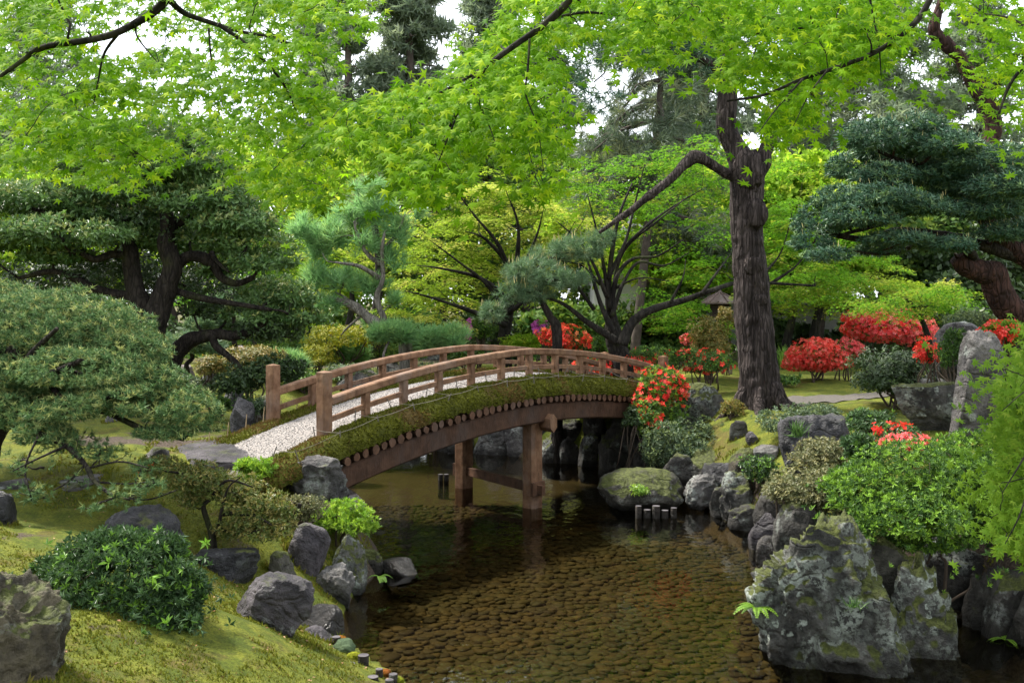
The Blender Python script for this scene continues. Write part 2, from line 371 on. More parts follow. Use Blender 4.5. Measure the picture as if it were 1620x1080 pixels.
# gravel path across the far lawn
mb = MB(); pa = [ground(px, py) for px, py in ((1205, 634), (1250, 636), (1300, 633), (1350, 628), (1410, 622), (1470, 612))]
C = catmull(pa, 120); wv = np.array([0.25, 1.0, 0]); ws = np.linspace(-.42, .42, 7); wob = (1 + .5 * (fbm(np.stack([C[:, 0] * 2, C[:, 1] * 2, C[:, 0] * 0], 1), 3) - .5))[:, None, None]
G = C[:, None] + wv[None, None] * ws[None, :, None] * wob; G[:, :, 2] = height(G[:, :, 0], G[:, :, 1]) + .014
i = np.arange(119)[:, None] * 7 + np.arange(6)[None]
mb.add(G.reshape(-1, 3), np.stack([i, i + 7, i + 8, i + 1], -1).reshape(-1, 4))
kk = NT('path_gravel'); nn = kk.noise(60, 3, .7)
struct(mb.build('gravel_path', kk.out(kk.pbsdf(kk.mix(nn, (.045, .04, .036), (.15, .135, .12)), .9, .2, kk.bump(nn, .8, .02))), smooth=True))

# ------------------------------------------------------------------ pond: water sheet and cobbled bed
k = NT('pond_water')
wv_ = k.pos((1, 0.55, 1))
rip = k.math('ADD', k.math('MULTIPLY', k.noise(3.2, 3, 0.5, wv_, 0.4), 1.0), k.math('MULTIPLY', k.noise(15, 2, 0.5, wv_, 0.5), 0.20))
bm_ = k.bump(rip, 0.22, 0.06)
fr = k.t.nodes.new('ShaderNodeFresnel'); fr.inputs['IOR'].default_value = 1.35; k.lk(bm_, fr.inputs['Normal'])
tr = k.t.nodes.new('ShaderNodeBsdfTransparent'); tr.inputs['Color'].default_value = (0.70, 0.65, 0.45, 1)
gl = k.t.nodes.new('ShaderNodeBsdfGlossy'); gl.inputs['Roughness'].default_value = 0.03; k.lk(bm_, gl.inputs['Normal'])
ms = k.t.nodes.new('ShaderNodeMixShader'); k.lk(fr.outputs[0], ms.inputs[0]); k.lk(tr.outputs[0], ms.inputs[1]); k.lk(gl.outputs[0], ms.inputs[2])
M_WATER = k.out(ms.outputs[0])
mb = MB(); mb.add([(-4.5, 3.5, 0), (5.2, 3.5, 0), (5.2, 20, 0), (-4.5, 20, 0)], np.array([(0, 1, 2, 3)]))
WATER = struct(mb.build('pond_water', M_WATER))

def m_cob(name, c):
    k = NT(name); a = k.mix(k.ramp(k.noise(9, 4), .3, .7), tuple(x * .8 for x in c), tuple(x * 1.2 for x in c))
    a = k.mix(k.math('MULTIPLY', k.ramp(k.noise(.9, 5, .65), .42, .66), .75), a, (0.024, 0.024, 0.008)); a = k.mix(k.math('MULTIPLY', k.ramp(k.noise(1.6, 4, .6, k.pos((1, 1.3, 1))), .56, .7), .7), a, (0.058, 0.038, 0.0135))
    a = k.mix(k.math('MULTIPLY', k.ramp(k.noise(5, 5, .7), .48, .62), .5), a, (0.022, 0.017, 0.007))
    return k.out(k.pbsdf(a, .7, .2, k.bump(k.noise(50, 4), .4, .01)))
M_COB = [m_cob('bed_cobble_%s' % a, c) for a, c in (('ochre', (0.038, 0.026, 0.0098)), ('umber', (0.021, 0.0145, 0.0065)), ('tan', (0.050, 0.034, 0.013)))]
kb = NT('pond_bed'); struct(MB().add([(-3.6, 3.5, -.2765), (5, 3.5, -.2765), (5, 19.5, -.2765), (-3.6, 19.5, -.2765)], np.array([(0, 1, 2, 3)])).build('pond_bed', kb.out(kb.pbsdf(kb.mix(kb.noise(8), (.020, .015, .0062), (.035, .025, .010)), .9))))
BEDO = bpy.data.objects['pond_bed']
def cobble_tpl(seed):
    r = np.random.default_rng(seed); m = 6; a = np.linspace(0, 2 * np.pi, m, endpoint=False) + r.normal(0, .12, m)
    R = 1 + r.normal(0, .13, m); lo = np.stack([np.cos(a) * R, np.sin(a) * R * .72, np.zeros(m)], 1)
    md = lo * np.array([.95, .95, 1]) + np.array([0, 0, .2]); hi = lo * np.array([.66, .66, 1]) + np.array([0, 0, .32]) + r.normal(0, .04, (m, 3))
    V = np.vstack([lo, md, hi, [[0, 0, .35]]]); s = np.arange(m); t = (s + 1) % m
    return V, [np.vstack([np.stack([s, t, m + t, m + s], 1), np.stack([m + s, m + t, 2 * m + t, 2 * m + s], 1)]), np.stack([2 * m + s, 2 * m + t, np.full(m, 3 * m)], 1)]
TC = [cobble_tpl(s) for s in range(6)]
px_, py_ = [], []
row = 0; y = 6.6
cob = []
while y < 15.2:
    x = -3.4 + (row % 2) * .07 + rng.uniform(-.02, .02)
    while x < 4.3:
        ww = rng.uniform(.06, .145); xx = x + ww / 2; yy = y + rng.normal(0, .032)
        (cob.append((xx, yy, ww * (1.5 if rng.random() < .04 else 1))) if rng.random() < .94 else None); x += ww * .9
    y += .074; row += 1
cob = np.array(cob); sd = shore_dist(cob[:, 0], cob[:, 1]); vis = (sd < -.03) & (np.abs(cob[:, 0] / cob[:, 1]) < .54)
cob = cob[vis]
scr = (CX + cob[:, 0] / cob[:, 1] * F, HY + (H + .25) / cob[:, 1] * F)
inf = (scr[1] < 1075) & (scr[0] < 1300) & (scr[0] > 0)
order = np.argsort(np.where(inf, cob[:, 1], 99)); near_i = order[:300]; far_i = order[300:]
src = []
for t in TC[:6]:
    for mi in range(3):
        me = MB().add(t[0], t[1]).build('cobble', M_COB[mi], BEDO, True); src.append(me)
used = 0
for q in near_i:
    x, y, ww = cob[q]; s0 = src[rng.integers(len(src))]
    R = frames(np.array([[rng.normal(0, .07), rng.normal(0, .07), 1]]), np.array([rng.normal(0, .6) + (np.pi if rng.random() < .5 else 0) + np.pi / 2]))[0]
    o = share(s0, 'cobble', BEDO, (x, y, -.285 + rng.uniform(0, .02)), None, ww * .53, R)
for s0 in src: bpy.data.objects.remove(s0)
mb = MB()
for t in range(6):
    for mi in range(3):
        sel = far_i[(np.arange(len(far_i)) * 7 + far_i) % 18 == t * 3 + mi]
        c = cob[sel]
        if not len(c): continue
        P = np.stack([c[:, 0], c[:, 1], np.full(len(c), -.285) + rng.uniform(0, .02, len(c))], 1)
        mb.scatter(TC[t], P, frames(np.array([[0, 0, 1.0]]) + rng.normal(0, .07, P.shape), rng.normal(np.pi / 2, .6, len(P))), c[:, 2] * .53, mi)
mb.build('cobble_bed', M_COB, BEDO, True, 'stuff')

n = 150; sx = rng.uniform(-2, 4, n); sy = rng.uniform(6.6, 13, n); ok = shore_dist(sx, sy) < -.15; sx, sy = sx[ok], sy[ok]
P = np.stack([sx, sy, np.full(len(sx), -.235)], -1)
MB().scatter(T_DRY, P, frames(np.array([[0, 0, 1.0]]) + rng.normal(0, .2, P.shape)), rng.uniform(.03, .07, len(P))).build('sunken_leaves', m_leaf('sunken_leaf', (0.035, 0.022, 0.010), (0.11, 0.075, 0.03), None, 0, 1, .8, .1), BEDO, kind='stuff')
# ------------------------------------------------------------------ rocks
_ico = {}; ROCKS = []
def ico(sub):
    if sub not in _ico:
        b = bmesh.new(); bmesh.ops.create_icosphere(b, subdivisions=sub, radius=1); b.verts.ensure_lookup_table()
        _ico[sub] = (np.array([v.co[:] for v in b.verts]), np.array([[v.index for v in f.verts] for f in b.faces])); b.free()
    return _ico[sub]
MR = {
 'grey': m_rock('rock_grey', (0.038, 0.035, 0.036), (0.14, 0.13, 0.122), .2, .25),
 'pale': m_rock('rock_pale', (0.040, 0.039, 0.039), (0.19, 0.18, 0.168), .3, .1),
 'dark': m_rock('rock_dark', (0.012, 0.012, 0.014), (0.058, 0.056, 0.062), .08, .12, .5),
 'purple': m_rock('rock_purple', (0.022, 0.019, 0.023), (0.095, 0.082, 0.090), .08, .08, .45),
 'lichen': m_rock('rock_lichen', (0.022, 0.022, 0.021), (0.115, 0.111, 0.10), .78, .72, .8, (.31, .345, .30)),
 'mossy': m_rock('rock_mossy', (0.028, 0.026, 0.021), (0.105, 0.098, 0.08), .25, .72),
 'brown': m_rock('rock_brown', (0.035, 0.029, 0.02), (0.13, 0.11, 0.072), .25, .5),
 'pink': m_rock('rock_pink', (0.09, 0.072, 0.07), (0.30, 0.25, 0.24), .1, .05),
 'wet': m_rock('rock_wet', (0.022, 0.02, 0.019), (0.08, 0.072, 0.066), .03, .05, .22),
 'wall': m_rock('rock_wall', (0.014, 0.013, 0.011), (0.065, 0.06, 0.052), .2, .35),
}
def rock(label, x0, y0, x1, y1, m='grey', d=None, dep=0.8, cuts=7, seed=None, sub=4, rough=.16, flat=None, rot=0.0, sink=.35, name='boulder', group=None, off=0.0, lean=0.0, slab=None, box=.74):
    """a rock filling the photo box x0..x1, y0..y1, its foot on the ground there"""
    seed = seed if seed is not None else int(abs(x0 * 7 + y0 * 13)) % 9973
    r = np.random.default_rng(seed); xc = (x0 + x1) / 2
    g = ground(min(max(xc, -200), 1800), y1)
    if d is None: d = g[1]
    d = d + off; rx = (x1 - x0) / 2 * d / F; ry = rx * dep
    if slab:
        gz = H - (y1 - HY) / F * d; zt = gz + slab; zb = gz; db = (H - zt) * F / (y0 - HY); ry = max(.08, (db - d) / 2)
    else: zt = H - (y0 - HY) / F * (d + ry * .5); zb = H - (y1 - HY) / F * d
    V, Fc = ico(sub); V = V.copy(); V = np.sign(V) * np.abs(V) ** box; V = V / np.abs(V).max()
    for c in range(cuts + 2):
        nrm = norm(r.normal(0, 1, 3) * np.array([1, 1, .8])); h = (V @ nrm).max(); o = h * r.uniform(.58, .86); t = V @ nrm; V = V - np.clip(t - o, 0, None)[:, None] * nrm
    if flat: V[:, 2] = np.where(V[:, 2] > flat, flat + (V[:, 2] - flat) * .12 + .08 * V[:, 0] * r.normal(), V[:, 2])
    q = V * 1.5 + seed * 3.1
    rough = rough * 1.35
    lump = (fbm(q, 3) - .5) * 1.6 * rough + (fbm(q * 2.2, 5, True) - .6) * rough * 1.5 + (fbm(q * 9, 3) - .5) * rough * .45
    lay = np.abs(np.mod((V[:, 2] * 1.0 + V[:, 0] * r.normal(0, .4)) * 5 + fbm(q * 1.5, 3) * 4, 1) - .5) - .25
    V = V + norm(V) * (lump + lay * rough * .28)[:, None]
    lo, hi = V.min(0), V.max(0); V = (V - (lo + hi) / 2) / ((hi - lo) / 2)
    hz = (zt - zb) / 2; ext = sink * (zt - zb) + (.06 if slab else .04)
    V = V * np.array([rx, ry, hz + ext / 2])
    if lean: V[:, 0] += V[:, 2] * lean
    if rot:
        c, s = math.cos(rot), math.sin(rot); V[:, :2] = V[:, :2] @ np.array([[c, s], [-s, c]])
    yc = d + ry * (1.0 if slab else .35); cen = np.array([(xc - CX) / F * yc, yc, zb + hz - ext / 2])
    ROCKS.append((cen[0], cen[1], rx, ry))
    o = MB().add(V + cen, Fc).build(name, MR[m], smooth=True, origin=(cen[0], cen[1], cen[2] - hz))
    return tag(o, label, 'rock', group)
B_ = 'boulders along the left bank'; R_ = 'boulders along the right bank'; W_ = 'stones of the bank behind the bridge'
rock('huge weathered brown boulder beside the dark green azalea, cut by the photo edge', -130, 890, 100, 1076, 'brown', None, .8, 6, 3, 6, .17, rot=.2)
rock('dark rounded boulder standing behind the dark green azalea on the moss', 165, 797, 292, 868, 'dark', None, .8, 6, 8, 5, .12, group=B_)
rock('blue-black flat-topped boulder at the upper end of the moss slope', 312, 866, 412, 914, 'dark', None, .7, 8, 12, 5, .08, .6, group=B_)
rock('large purple-grey wedge boulder at the edge of the moss slope', 372, 905, 502, 996, 'purple', None, .7, 10, 21, 5, .10, group=B_, rot=-.3)
rock('rounded silver-grey boulder with wavy ridges at the water edge', 493, 890, 562, 962, 'pale', 9.2, .9, 5, 5, 5, .2, group=B_)
rock('wet dark round boulder half in the water below the wedge boulder', 474, 955, 544, 1016, 'wet', 8.25, .9, 5, 9, 4, .07, group=B_)
rock('small grey wedge stone lowest on the moss edge above the log stakes', 470, 990, 530, 1040, 'purple', 7.95, .7, 9, 14, 4, .09, group=B_, rot=.3)
rock('small tan stone tucked behind the wedge boulder', 448, 900, 502, 934, 'brown', 9.4, .8, 5, 17, 4, .2, group=B_)
rock('purple-brown upright boulder under the bright bush', 452, 825, 522, 902, 'purple', None, .7, 8, 33, 4, .12, group=B_)
rock('tall mossy standing boulder at the water edge under the bright bush', 515, 842, 582, 935, 'lichen', 9.65, .7, 8, 35, 5, .10, group=B_)
rock('low dark mossy stone between the standing boulder and the wet flat stone', 562, 866, 608, 912, 'mossy', 10.4, .8, 6, 37, 4, .15, group=B_)
rock('flat wet stone shining in the water off the left bank', 598, 882, 664, 920, 'wet', 10.35, .8, 4, 40, 4, .05, group=B_, sink=.1)
rock('grey boulder with moss patches against the bridge end', 450, 716, 553, 775, 'grey', 10.4, .75, 6, 47, 5, .15, group=B_)
rock('pale flat slab lying by the water below the bridge', 478, 768, 580, 806, 'pink', 10.6, .8, 8, 47, 4, .06, .35, group=B_, slab=0.1)
rock('wide flat step slab at the foot of the bridge gravel', 262, 694, 437, 752, 'purple', 10.3, .62, 8, 50, 5, .05, .4, name='step_stone', group='step stones left of the bridge', slab=0.16)
rock('thin blue-grey slab behind the wide step slab', 236, 700, 330, 728, 'dark', 11.0, .8, 7, 52, 4, .05, .3, name='step_stone', group='step stones left of the bridge', slab=0.07)
rock('small round dark stone left of the wide step slab', 228, 706, 268, 732, 'grey', None, .8, 5, 55, 3, .12, group=B_)
rock('large flat stepping stone cut by the photo edge in the moss', -40, 732, 98, 782, 'grey', None, .8, 6, 57, 4, .04, .3, name='step_stone', group='step stones left of the bridge', slab=0.07)
rock('flat stepping stone with pointed ends under the creeping pine branch', 74, 738, 168, 780, 'grey', None, .7, 9, 59, 4, .06, .4, name='step_stone', group='step stones left of the bridge', slab=0.07)
rock('small dark blue rock at the photo edge above the brown boulder', -40, 768, 24, 828, 'dark', None, .8, 7, 60, 4, .14, group=B_)
rock('dark upright stone behind the far end post of the bridge', 362, 628, 404, 692, 'dark', None, .7, 7, 62, 4, .08, group=W_)
rock('dark rounded stone on top of the upright stone behind the bridge post', 350, 606, 386, 648, 'dark', None, .9, 4, 64, 4, .1, group=W_)
rock('pale blocky stone just behind the far end post of the bridge', 398, 624, 430, 672, 'pale', None, .8, 7, 66, 4, .12, group=W_)
rock('pinkish boulder between the left pine and the low evergreen limb', 276, 576, 318, 614, 'pink', None, .8, 7, 68, 4, .12, group=W_)
rock('small white stone right of the pinkish boulder', 312, 588, 340, 612, 'pale', None, .8, 6, 70, 3, .15, group=W_)
rock('mauve boulder sitting in the olive shrub', 358, 546, 396, 574, 'pink', None, .8, 7, 71, 3, .12, group=W_)
rock('short grey stone under the left pine branch', 163, 645, 194, 668, 'grey', None, .8, 5, 72, 3, .06, group=B_)
for i_, (a, b, c, e, m_, lb) in enumerate([(528, 584, 602, 618, 'grey', 'grey boulder seen between the first bars of the far railing'),
        (598, 566, 644, 604, 'pale', 'pale boulder seen through the middle of the far railing'), (655, 543, 705, 570, 'pale', 'flat pale stone above the far handrail'),
        (450, 590, 486, 612, 'dark', 'dark stone seen behind the left start of the far railing'), (560, 600, 590, 622, 'lichen', 'small lichen stone behind the far railing')]):
    rock(lb, a, b, c, e, m_, None, .8, 6, 80 + i_, 4, .12, group=W_)
for i_, (a, b, c, e, m_, dd, lb) in enumerate([
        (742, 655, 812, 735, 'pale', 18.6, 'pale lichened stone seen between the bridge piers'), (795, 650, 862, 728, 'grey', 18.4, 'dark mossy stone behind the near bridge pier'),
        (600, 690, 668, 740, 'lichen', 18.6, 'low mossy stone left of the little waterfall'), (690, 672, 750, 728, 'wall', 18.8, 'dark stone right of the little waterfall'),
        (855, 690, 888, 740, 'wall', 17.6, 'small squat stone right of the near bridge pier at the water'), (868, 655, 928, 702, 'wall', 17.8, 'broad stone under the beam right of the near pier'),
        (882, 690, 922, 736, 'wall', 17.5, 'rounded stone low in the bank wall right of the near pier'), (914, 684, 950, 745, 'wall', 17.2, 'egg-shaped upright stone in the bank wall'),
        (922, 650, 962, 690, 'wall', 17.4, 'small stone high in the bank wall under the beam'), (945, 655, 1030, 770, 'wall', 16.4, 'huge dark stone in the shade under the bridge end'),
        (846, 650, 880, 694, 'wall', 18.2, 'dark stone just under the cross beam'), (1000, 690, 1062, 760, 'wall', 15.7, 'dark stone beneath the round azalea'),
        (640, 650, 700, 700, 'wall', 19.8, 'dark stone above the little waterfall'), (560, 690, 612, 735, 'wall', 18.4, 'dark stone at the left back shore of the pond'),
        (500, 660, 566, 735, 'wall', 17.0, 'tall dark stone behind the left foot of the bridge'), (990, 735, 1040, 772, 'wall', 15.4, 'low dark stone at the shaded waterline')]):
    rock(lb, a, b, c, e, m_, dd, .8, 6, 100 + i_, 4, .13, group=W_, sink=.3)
rock('broad mossy boulder lying in the water on the right', 943, 740, 1085, 808, 'mossy', 13.6, .7, 7, 130, 5, .09, group=R_)
rock('pale smooth boulder at the waterline right of the broad mossy one', 1080, 748, 1142, 790, 'pale', 13.6, .7, 9, 132, 5, .16, group=R_)
rock('pointed lichen boulder at the corner of the right bank', 1138, 742, 1208, 822, 'lichen', 12.8, .8, 8, 134, 5, .13, group=R_)
rock('flat dark stone between the pale and the pointed boulder', 1112, 730, 1168, 760, 'dark', None, .8, 7, 136, 4, .06, .5, group=R_)
rock('tan blotched stone above the pointed lichen boulder', 1152, 706, 1204, 748, 'brown', None, .8, 8, 138, 4, .1, group=R_)
rock('grey stone left of the flat-topped block', 1190, 703, 1236, 734, 'grey', None, .8, 8, 140, 4, .1, group=R_)
rock('purple-grey stone at the water beside the great lichen boulder', 1184, 808, 1238, 872, 'purple', 11.4, .8, 7, 142, 4, .07, group=R_)
rock('darker stone below the purple-grey one at the water', 1196, 846, 1240, 898, 'wet', 10.7, .8, 7, 144, 4, .07, group=R_)
rock('mossy boulder at the right end of the bridge under the red azalea', 1062, 604, 1148, 668, 'lichen', None, .8, 8, 146, 5, .12, group=R_)
rock('round mossy stone at the foot of the great pine', 1152, 664, 1182, 692, 'mossy', None, .8, 5, 147, 3, .12, group=R_)
rock('reddish small stone on the moss before the flat-topped block', 1180, 682, 1200, 702, 'purple', None, .8, 5, 148, 3, .08, group=R_)
rock('great flat-topped dark block standing on the right bank', 1229, 652, 1346, 765, 'dark', None, .75, 6, 150, 5, .10, .62, group=R_)
rock('thick grey slab block with a dark underside on the right bank', 1404, 602, 1518, 684, 'lichen', None, .6, 8, 152, 5, .09, .5, group=R_, sink=.05)
rock('rough white stone behind the thick slab block', 1462, 584, 1518, 622, 'pale', None, .8, 5, 154, 4, .25, group=R_)
rock('small white stone left on top of the slab block', 1455, 598, 1480, 616, 'pale', 13.5, .8, 5, 155, 3, .2, group=R_)
rock('tall standing grey stone at the right edge', 1508, 520, 1590, 700, 'grey', None, .6, 8, 157, 5, .11, group=R_, lean=.05)
rock('dark rounded boulder behind the tall standing stone', 1478, 508, 1550, 580, 'dark', 13.6, .8, 5, 159, 4, .08, group=R_)
rock('mossy lower stone right of the tall standing stone', 1532, 622, 1600, 705, 'mossy', 11.4, .8, 6, 161, 4, .1, group=R_)
rock('great lichen-covered boulder leaning over the pond in the right corner', 1180, 806, 1425, 1130, 'lichen', 7.75, .85, 11, 163, 6, .21, group=R_, lean=-.16, sink=.1)
rock('dark shaded boulder beside the great lichen boulder', 1378, 868, 1515, 1120, 'lichen', 8.0, .7, 8, 171, 5, .24, group=R_)
rock('black boulder standing in for the deep shade at the right corner', 1490, 890, 1680, 1110, 'wall', 8.5, .6, 8, 173, 5, .14, group=R_)  # this and the next two: dark stones put in as the shaded recess
rock('added dark stone standing in for shade behind the black boulder in the right corner', 1440, 850, 1600, 960, 'wall', 9.0, .6, 8, 175, 5, .14, group=R_)
rock('added dark stone standing in for shade at the very right edge under the weeping maple', 1590, 850, 1760, 1090, 'wall', 8.2, .6, 8, 177, 4, .14, group=R_)
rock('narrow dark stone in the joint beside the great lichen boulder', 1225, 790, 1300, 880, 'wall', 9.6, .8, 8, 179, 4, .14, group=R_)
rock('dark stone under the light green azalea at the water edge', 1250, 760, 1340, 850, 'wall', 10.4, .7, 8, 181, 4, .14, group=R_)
rock('brown stone under the rounded grey-green azalea', 1040, 715, 1110, 760, 'wall', 14.2, .7, 8, 183, 4, .12, group=R_)
rock('mossy dark stone between the left boulders at the water', 420, 870, 470, 920, 'mossy', None, .8, 7, 185, 4, .14, group=B_)
rock('brown stone in the bank below the pale flat slab', 500, 800, 560, 850, 'brown', 10.5, .8, 7, 187, 4, .14, group=B_)
rock('dark wedge stone on the slope above the purple-grey waterline stone', 1192, 764, 1252, 836, 'wall', 11.6, .8, 8, 191, 4, .14, group=R_)
rock('small dark stone in the wet joint left of the purple-grey waterline stone', 1150, 796, 1206, 836, 'wall', 12.4, .8, 8, 193, 4, .14, group=R_)
rock('mossy stone half hidden under the grey-green azalea', 1088, 712, 1140, 756, 'mossy', None, .8, 8, 195, 4, .14, group=R_)
# moss and weeds creeping up round the feet of the stones
pp = []
for cx, cy, rx, ry in ROCKS:
    if cy > 16.5: continue
    a = rng.random(170) * 2 * np.pi; q = rng.normal(1.0, .12, 170); pp.append(np.stack([cx + np.cos(a) * rx * q, cy + np.sin(a) * ry * q], 1))
pp = np.concatenate(pp); sd = shore_dist(pp[:, 0], pp[:, 1]); pp = pp[sd > .05]
P = np.stack([pp[:, 0], pp[:, 1], height(pp[:, 0], pp[:, 1]) - .005], 1)
MB().scatter(T_SPRIG, P, frames(np.array([[0, 0, 1.0]]) + rng.normal(0, .4, P.shape)), rng.uniform(.02, .06, len(P)) * (.3 + 1.3 * fbm(P * 4, 3)), 0, (rng.random(len(P)) < .2) * .6).build('moss_fringe', M_SPRIG, kind='stuff')
rock('dark mossy stone wedged between the two great boulders under the bright azalea', 1370, 845, 1450, 940, 'mossy', 8.3, .7, 8, 197, 4, .14, group=R_)
rock('low dark stone in the gap between the pale boulder and the pointed lichen boulder', 1122, 768, 1168, 814, 'wall', 13.1, .7, 8, 199, 4, .14, group=R_)
# ------------------------------------------------------------------ the arched bridge
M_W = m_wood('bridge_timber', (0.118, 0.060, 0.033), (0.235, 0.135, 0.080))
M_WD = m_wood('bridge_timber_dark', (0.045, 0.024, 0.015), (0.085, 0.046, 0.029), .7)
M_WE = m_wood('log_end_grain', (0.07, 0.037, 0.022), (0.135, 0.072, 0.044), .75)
BA = np.array([-2.016, 11.0, 0]); BU = np.array([4.496, 5.8, 0]); BW = np.array([-.842, 1.25, 0]); BL = float(np.linalg.norm(BU))
uh = BU / BL; wh = BW / np.linalg.norm(BW); nh = np.array([-uh[1], uh[0], 0])   # along, across (skewed), square across
zdeck = lambda t: 1.33 + .40 * (1 - (2 * t - 1) ** 2) - np.clip(t - .5, 0, 1) * .06
def zrail(t):
    s = np.abs(2 * t - 1); return 1.70 + .42 * (1 - (.84 * s * s + .16 * s)) - np.clip(t - .5, 0, 1) * .07
def bp(t, w, z): 
    t = np.asarray(t, float)[..., None]; w = np.asarray(w, float)[..., None]
    p = BA + t * BU + w * BW; p[..., 2] = z; return p
UP = np.array([0, 0, 1.0])
bridge = thing('arched_bridge', 'arched brown timber garden bridge with moss shoulders and white gravel deck', 'bridge', bp(.5, .5, 0.0))
def rail_up(ts, zf):
    e = 1e-3; dz = (zf(ts + e) - zf(ts - e)) / (2 * e * BL); T = norm(uh[None] + dz[:, None] * UP); return norm(np.cross(np.broadcast_to(nh, T.shape), -T) * -1)
def upn(ts, zf):
    e = 1e-3; dz = (zf(ts + e) - zf(ts - e)) / (2 * e * BL); return norm(UP[None] - dz[:, None] * uh[None])
for w_ in (0.0, 1.0):
    for a, b in ((.008, .4995), (.5005, .992)):
        ts = np.linspace(a, b, 46); C = bp(ts, np.full(46, w_), zrail(ts) - .04)
        V, Fs = sweep(C, nh, upn(ts, zrail), chamfer(.058, .042, .012), .05)
        MB().add(V, Fs).build('handrail', M_W, bridge)
    for t_, top in ((0.0, 1.99), (1.0, 1.86)):
        zs = np.linspace(zdeck(t_) - .30, top, 20); C = bp(np.full(20, t_), np.full(20, w_), zs)
        m = MB(); V, Fs = sweep(C, uh, nh, chamfer(.068, .068, .018), .05); m.add(V, Fs)
        pr = np.array([(*(c * .97), 0) for c in chamfer(.07, .07, .018)])
        cap = np.vstack([bp(t_, w_, top + .001) + pr[:, :1] * uh + pr[:, 1:2] * nh, bp(t_, w_, top + .022)[None]])
        m.add(cap, np.stack([np.arange(8), (np.arange(8) + 1) % 8, np.full(8, 8)], 1)); m.build('end_post', M_W, bridge)
    kt = np.arange(13) / 12
    for q in range(1, 12):
        t_ = kt[q]; zt = float(zrail(np.array([t_]))[0]) - .078; zs = np.linspace(float(zdeck(t_)) - .08, zt, 12); C = bp(np.full(12, t_), np.full(12, w_), zs)
        MB().add(*sweep(C, uh, nh, chamfer(.042, .042, .01), .05)).build('baluster', M_W, bridge)
    for q in range(12):
        g0 = .01 if q == 0 else .0062; g1 = .01 if q == 11 else .0062
        ts = np.linspace(kt[q] + g0, kt[q + 1] - g1, 9); zf = lambda t: zdeck(t) + .13
        C = bp(ts, np.full(9, w_), zf(ts))
        MB().add(*sweep(C, nh, upn(ts, zf), chamfer(.017, .03, .005), .05)).build('lower_rail', M_W, bridge)
wl = 1 / np.linalg.norm(BW)      # metres across -> w
# round logs carried across the beams, their cut ends facing out
r_, R_l = np.random.default_rng(3), .050
for q in range(56):
    t_ = -.005 + q * (1.01 / 55); z = float(zdeck(t_)) - .275
    e0, e1 = bp(t_, -(.425 + r_.uniform(-.02, .02)) * wl, z), bp(t_, 1 + .42 * wl, z)
    rr = R_l * r_.uniform(.8, 1.12); a = np.linspace(0, 2 * np.pi, 9)[:-1] + r_.uniform(0, .7)
    pr = np.stack([np.cos(a), np.sin(a)], 1) * rr * (1 + r_.normal(0, .08, (8, 1)))
    V, Fs = sweep(np.stack([e0, e0 + (e1 - e0) * .01, e1]), uh, UP, pr)
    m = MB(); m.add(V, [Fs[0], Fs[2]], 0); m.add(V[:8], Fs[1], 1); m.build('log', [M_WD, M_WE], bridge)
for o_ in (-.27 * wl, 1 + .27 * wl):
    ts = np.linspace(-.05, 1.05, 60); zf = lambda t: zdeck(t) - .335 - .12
    C = bp(ts, np.full(60, o_), zf(ts)); MB().add(*sweep(C, nh, upn(ts, zf), chamfer(.09, .12, .02), .02)).build('beam', M_WD, bridge)  # shade under the deck put into the beams' darker timber
tp = .493
for o_ in (-.13 * wl, 1 + .13 * wl):
    zb = np.array([-.34, -.1, .02, .1, .3, .6, .9, float(zdeck(tp)) - .50]); C = bp(np.full(8, tp), np.full(8, o_), zb)
    V, Fs = sweep(C, uh, nh, chamfer(.115, .105, .035), .015); m = MB(); m.add(V, Fs); pst = m.build('pier_post', M_W, bridge)
C = bp(np.full(2, tp), np.array([-.50 * wl, 1 + .50 * wl]), float(zdeck(tp)) - .585)
a = np.linspace(0, 2 * np.pi, 7)[:-1] + .52
MB().add(*sweep(C + uh * .12, uh, UP, np.stack([np.cos(a) * .085, np.sin(a) * .12], 1))).build('cross_beam', M_W, bridge)
C = bp(np.full(2, tp), np.array([-.13 * wl - .26 * wl, 1 + .13 * wl + .26 * wl]), .26)
TIE = MB().add(*sweep(C, uh, UP, chamfer(.035, .062, .006))).build('tie_beam', M_WE, bridge)
for o_ in (-.13 * wl - .125 * wl, 1 + .13 * wl + .125 * wl):
    C = bp(np.array([tp - .018, tp + .018]), np.full(2, o_), .265); MB().add(*sweep(C, nh, UP, chamfer(.022, .09, .004))).build('wedge_peg', M_WE, TIE)

# deck fill under the gravel, then the gravel itself
M_SAND = m_plain('deck_sand', (0.2, 0.18, 0.165), .9, .2, 40)
ts = np.linspace(-.165, 1.1, 90); wsl = np.linspace(.035, 1 - .16, 9)
Gt, Gw = np.meshgrid(ts, wsl, indexing='ij'); Pz = zdeck(Gt) - .035 + .03 * (1 - ((Gw - .45) / .5) ** 2); V = bp(Gt, Gw, Pz)
lowv = V.copy(); lowv[..., 2] -= .16
i = np.arange(89)[:, None] * 9 + np.arange(8)[None]; Q = np.stack([i, i + 9, i + 10, i + 1], -1).reshape(-1, 4)
MB().add(V.reshape(-1, 3), Q).add(lowv.reshape(-1, 3), Q[:, ::-1]).build('gravel_bed', M_SAND, bridge, True)
n = 15000; tt = rng.uniform(-.165, .8, n); ww = rng.uniform(.03, .85, n); zz = zdeck(tt) - .033 + .03 * (1 - ((ww - .45) / .5) ** 2)
T_PEB = (np.array([(1, 0, 0), (-1, .1, 0), (0, .8, .1), (.1, -.8, 0), (0, 0, .7), (0, 0, -.5)]), [np.array([(0, 2, 4), (2, 1, 4), (1, 3, 4), (3, 0, 4)])])
k = NT('white_gravel'); g_ = k.t.nodes.new('ShaderNodeNewGeometry')
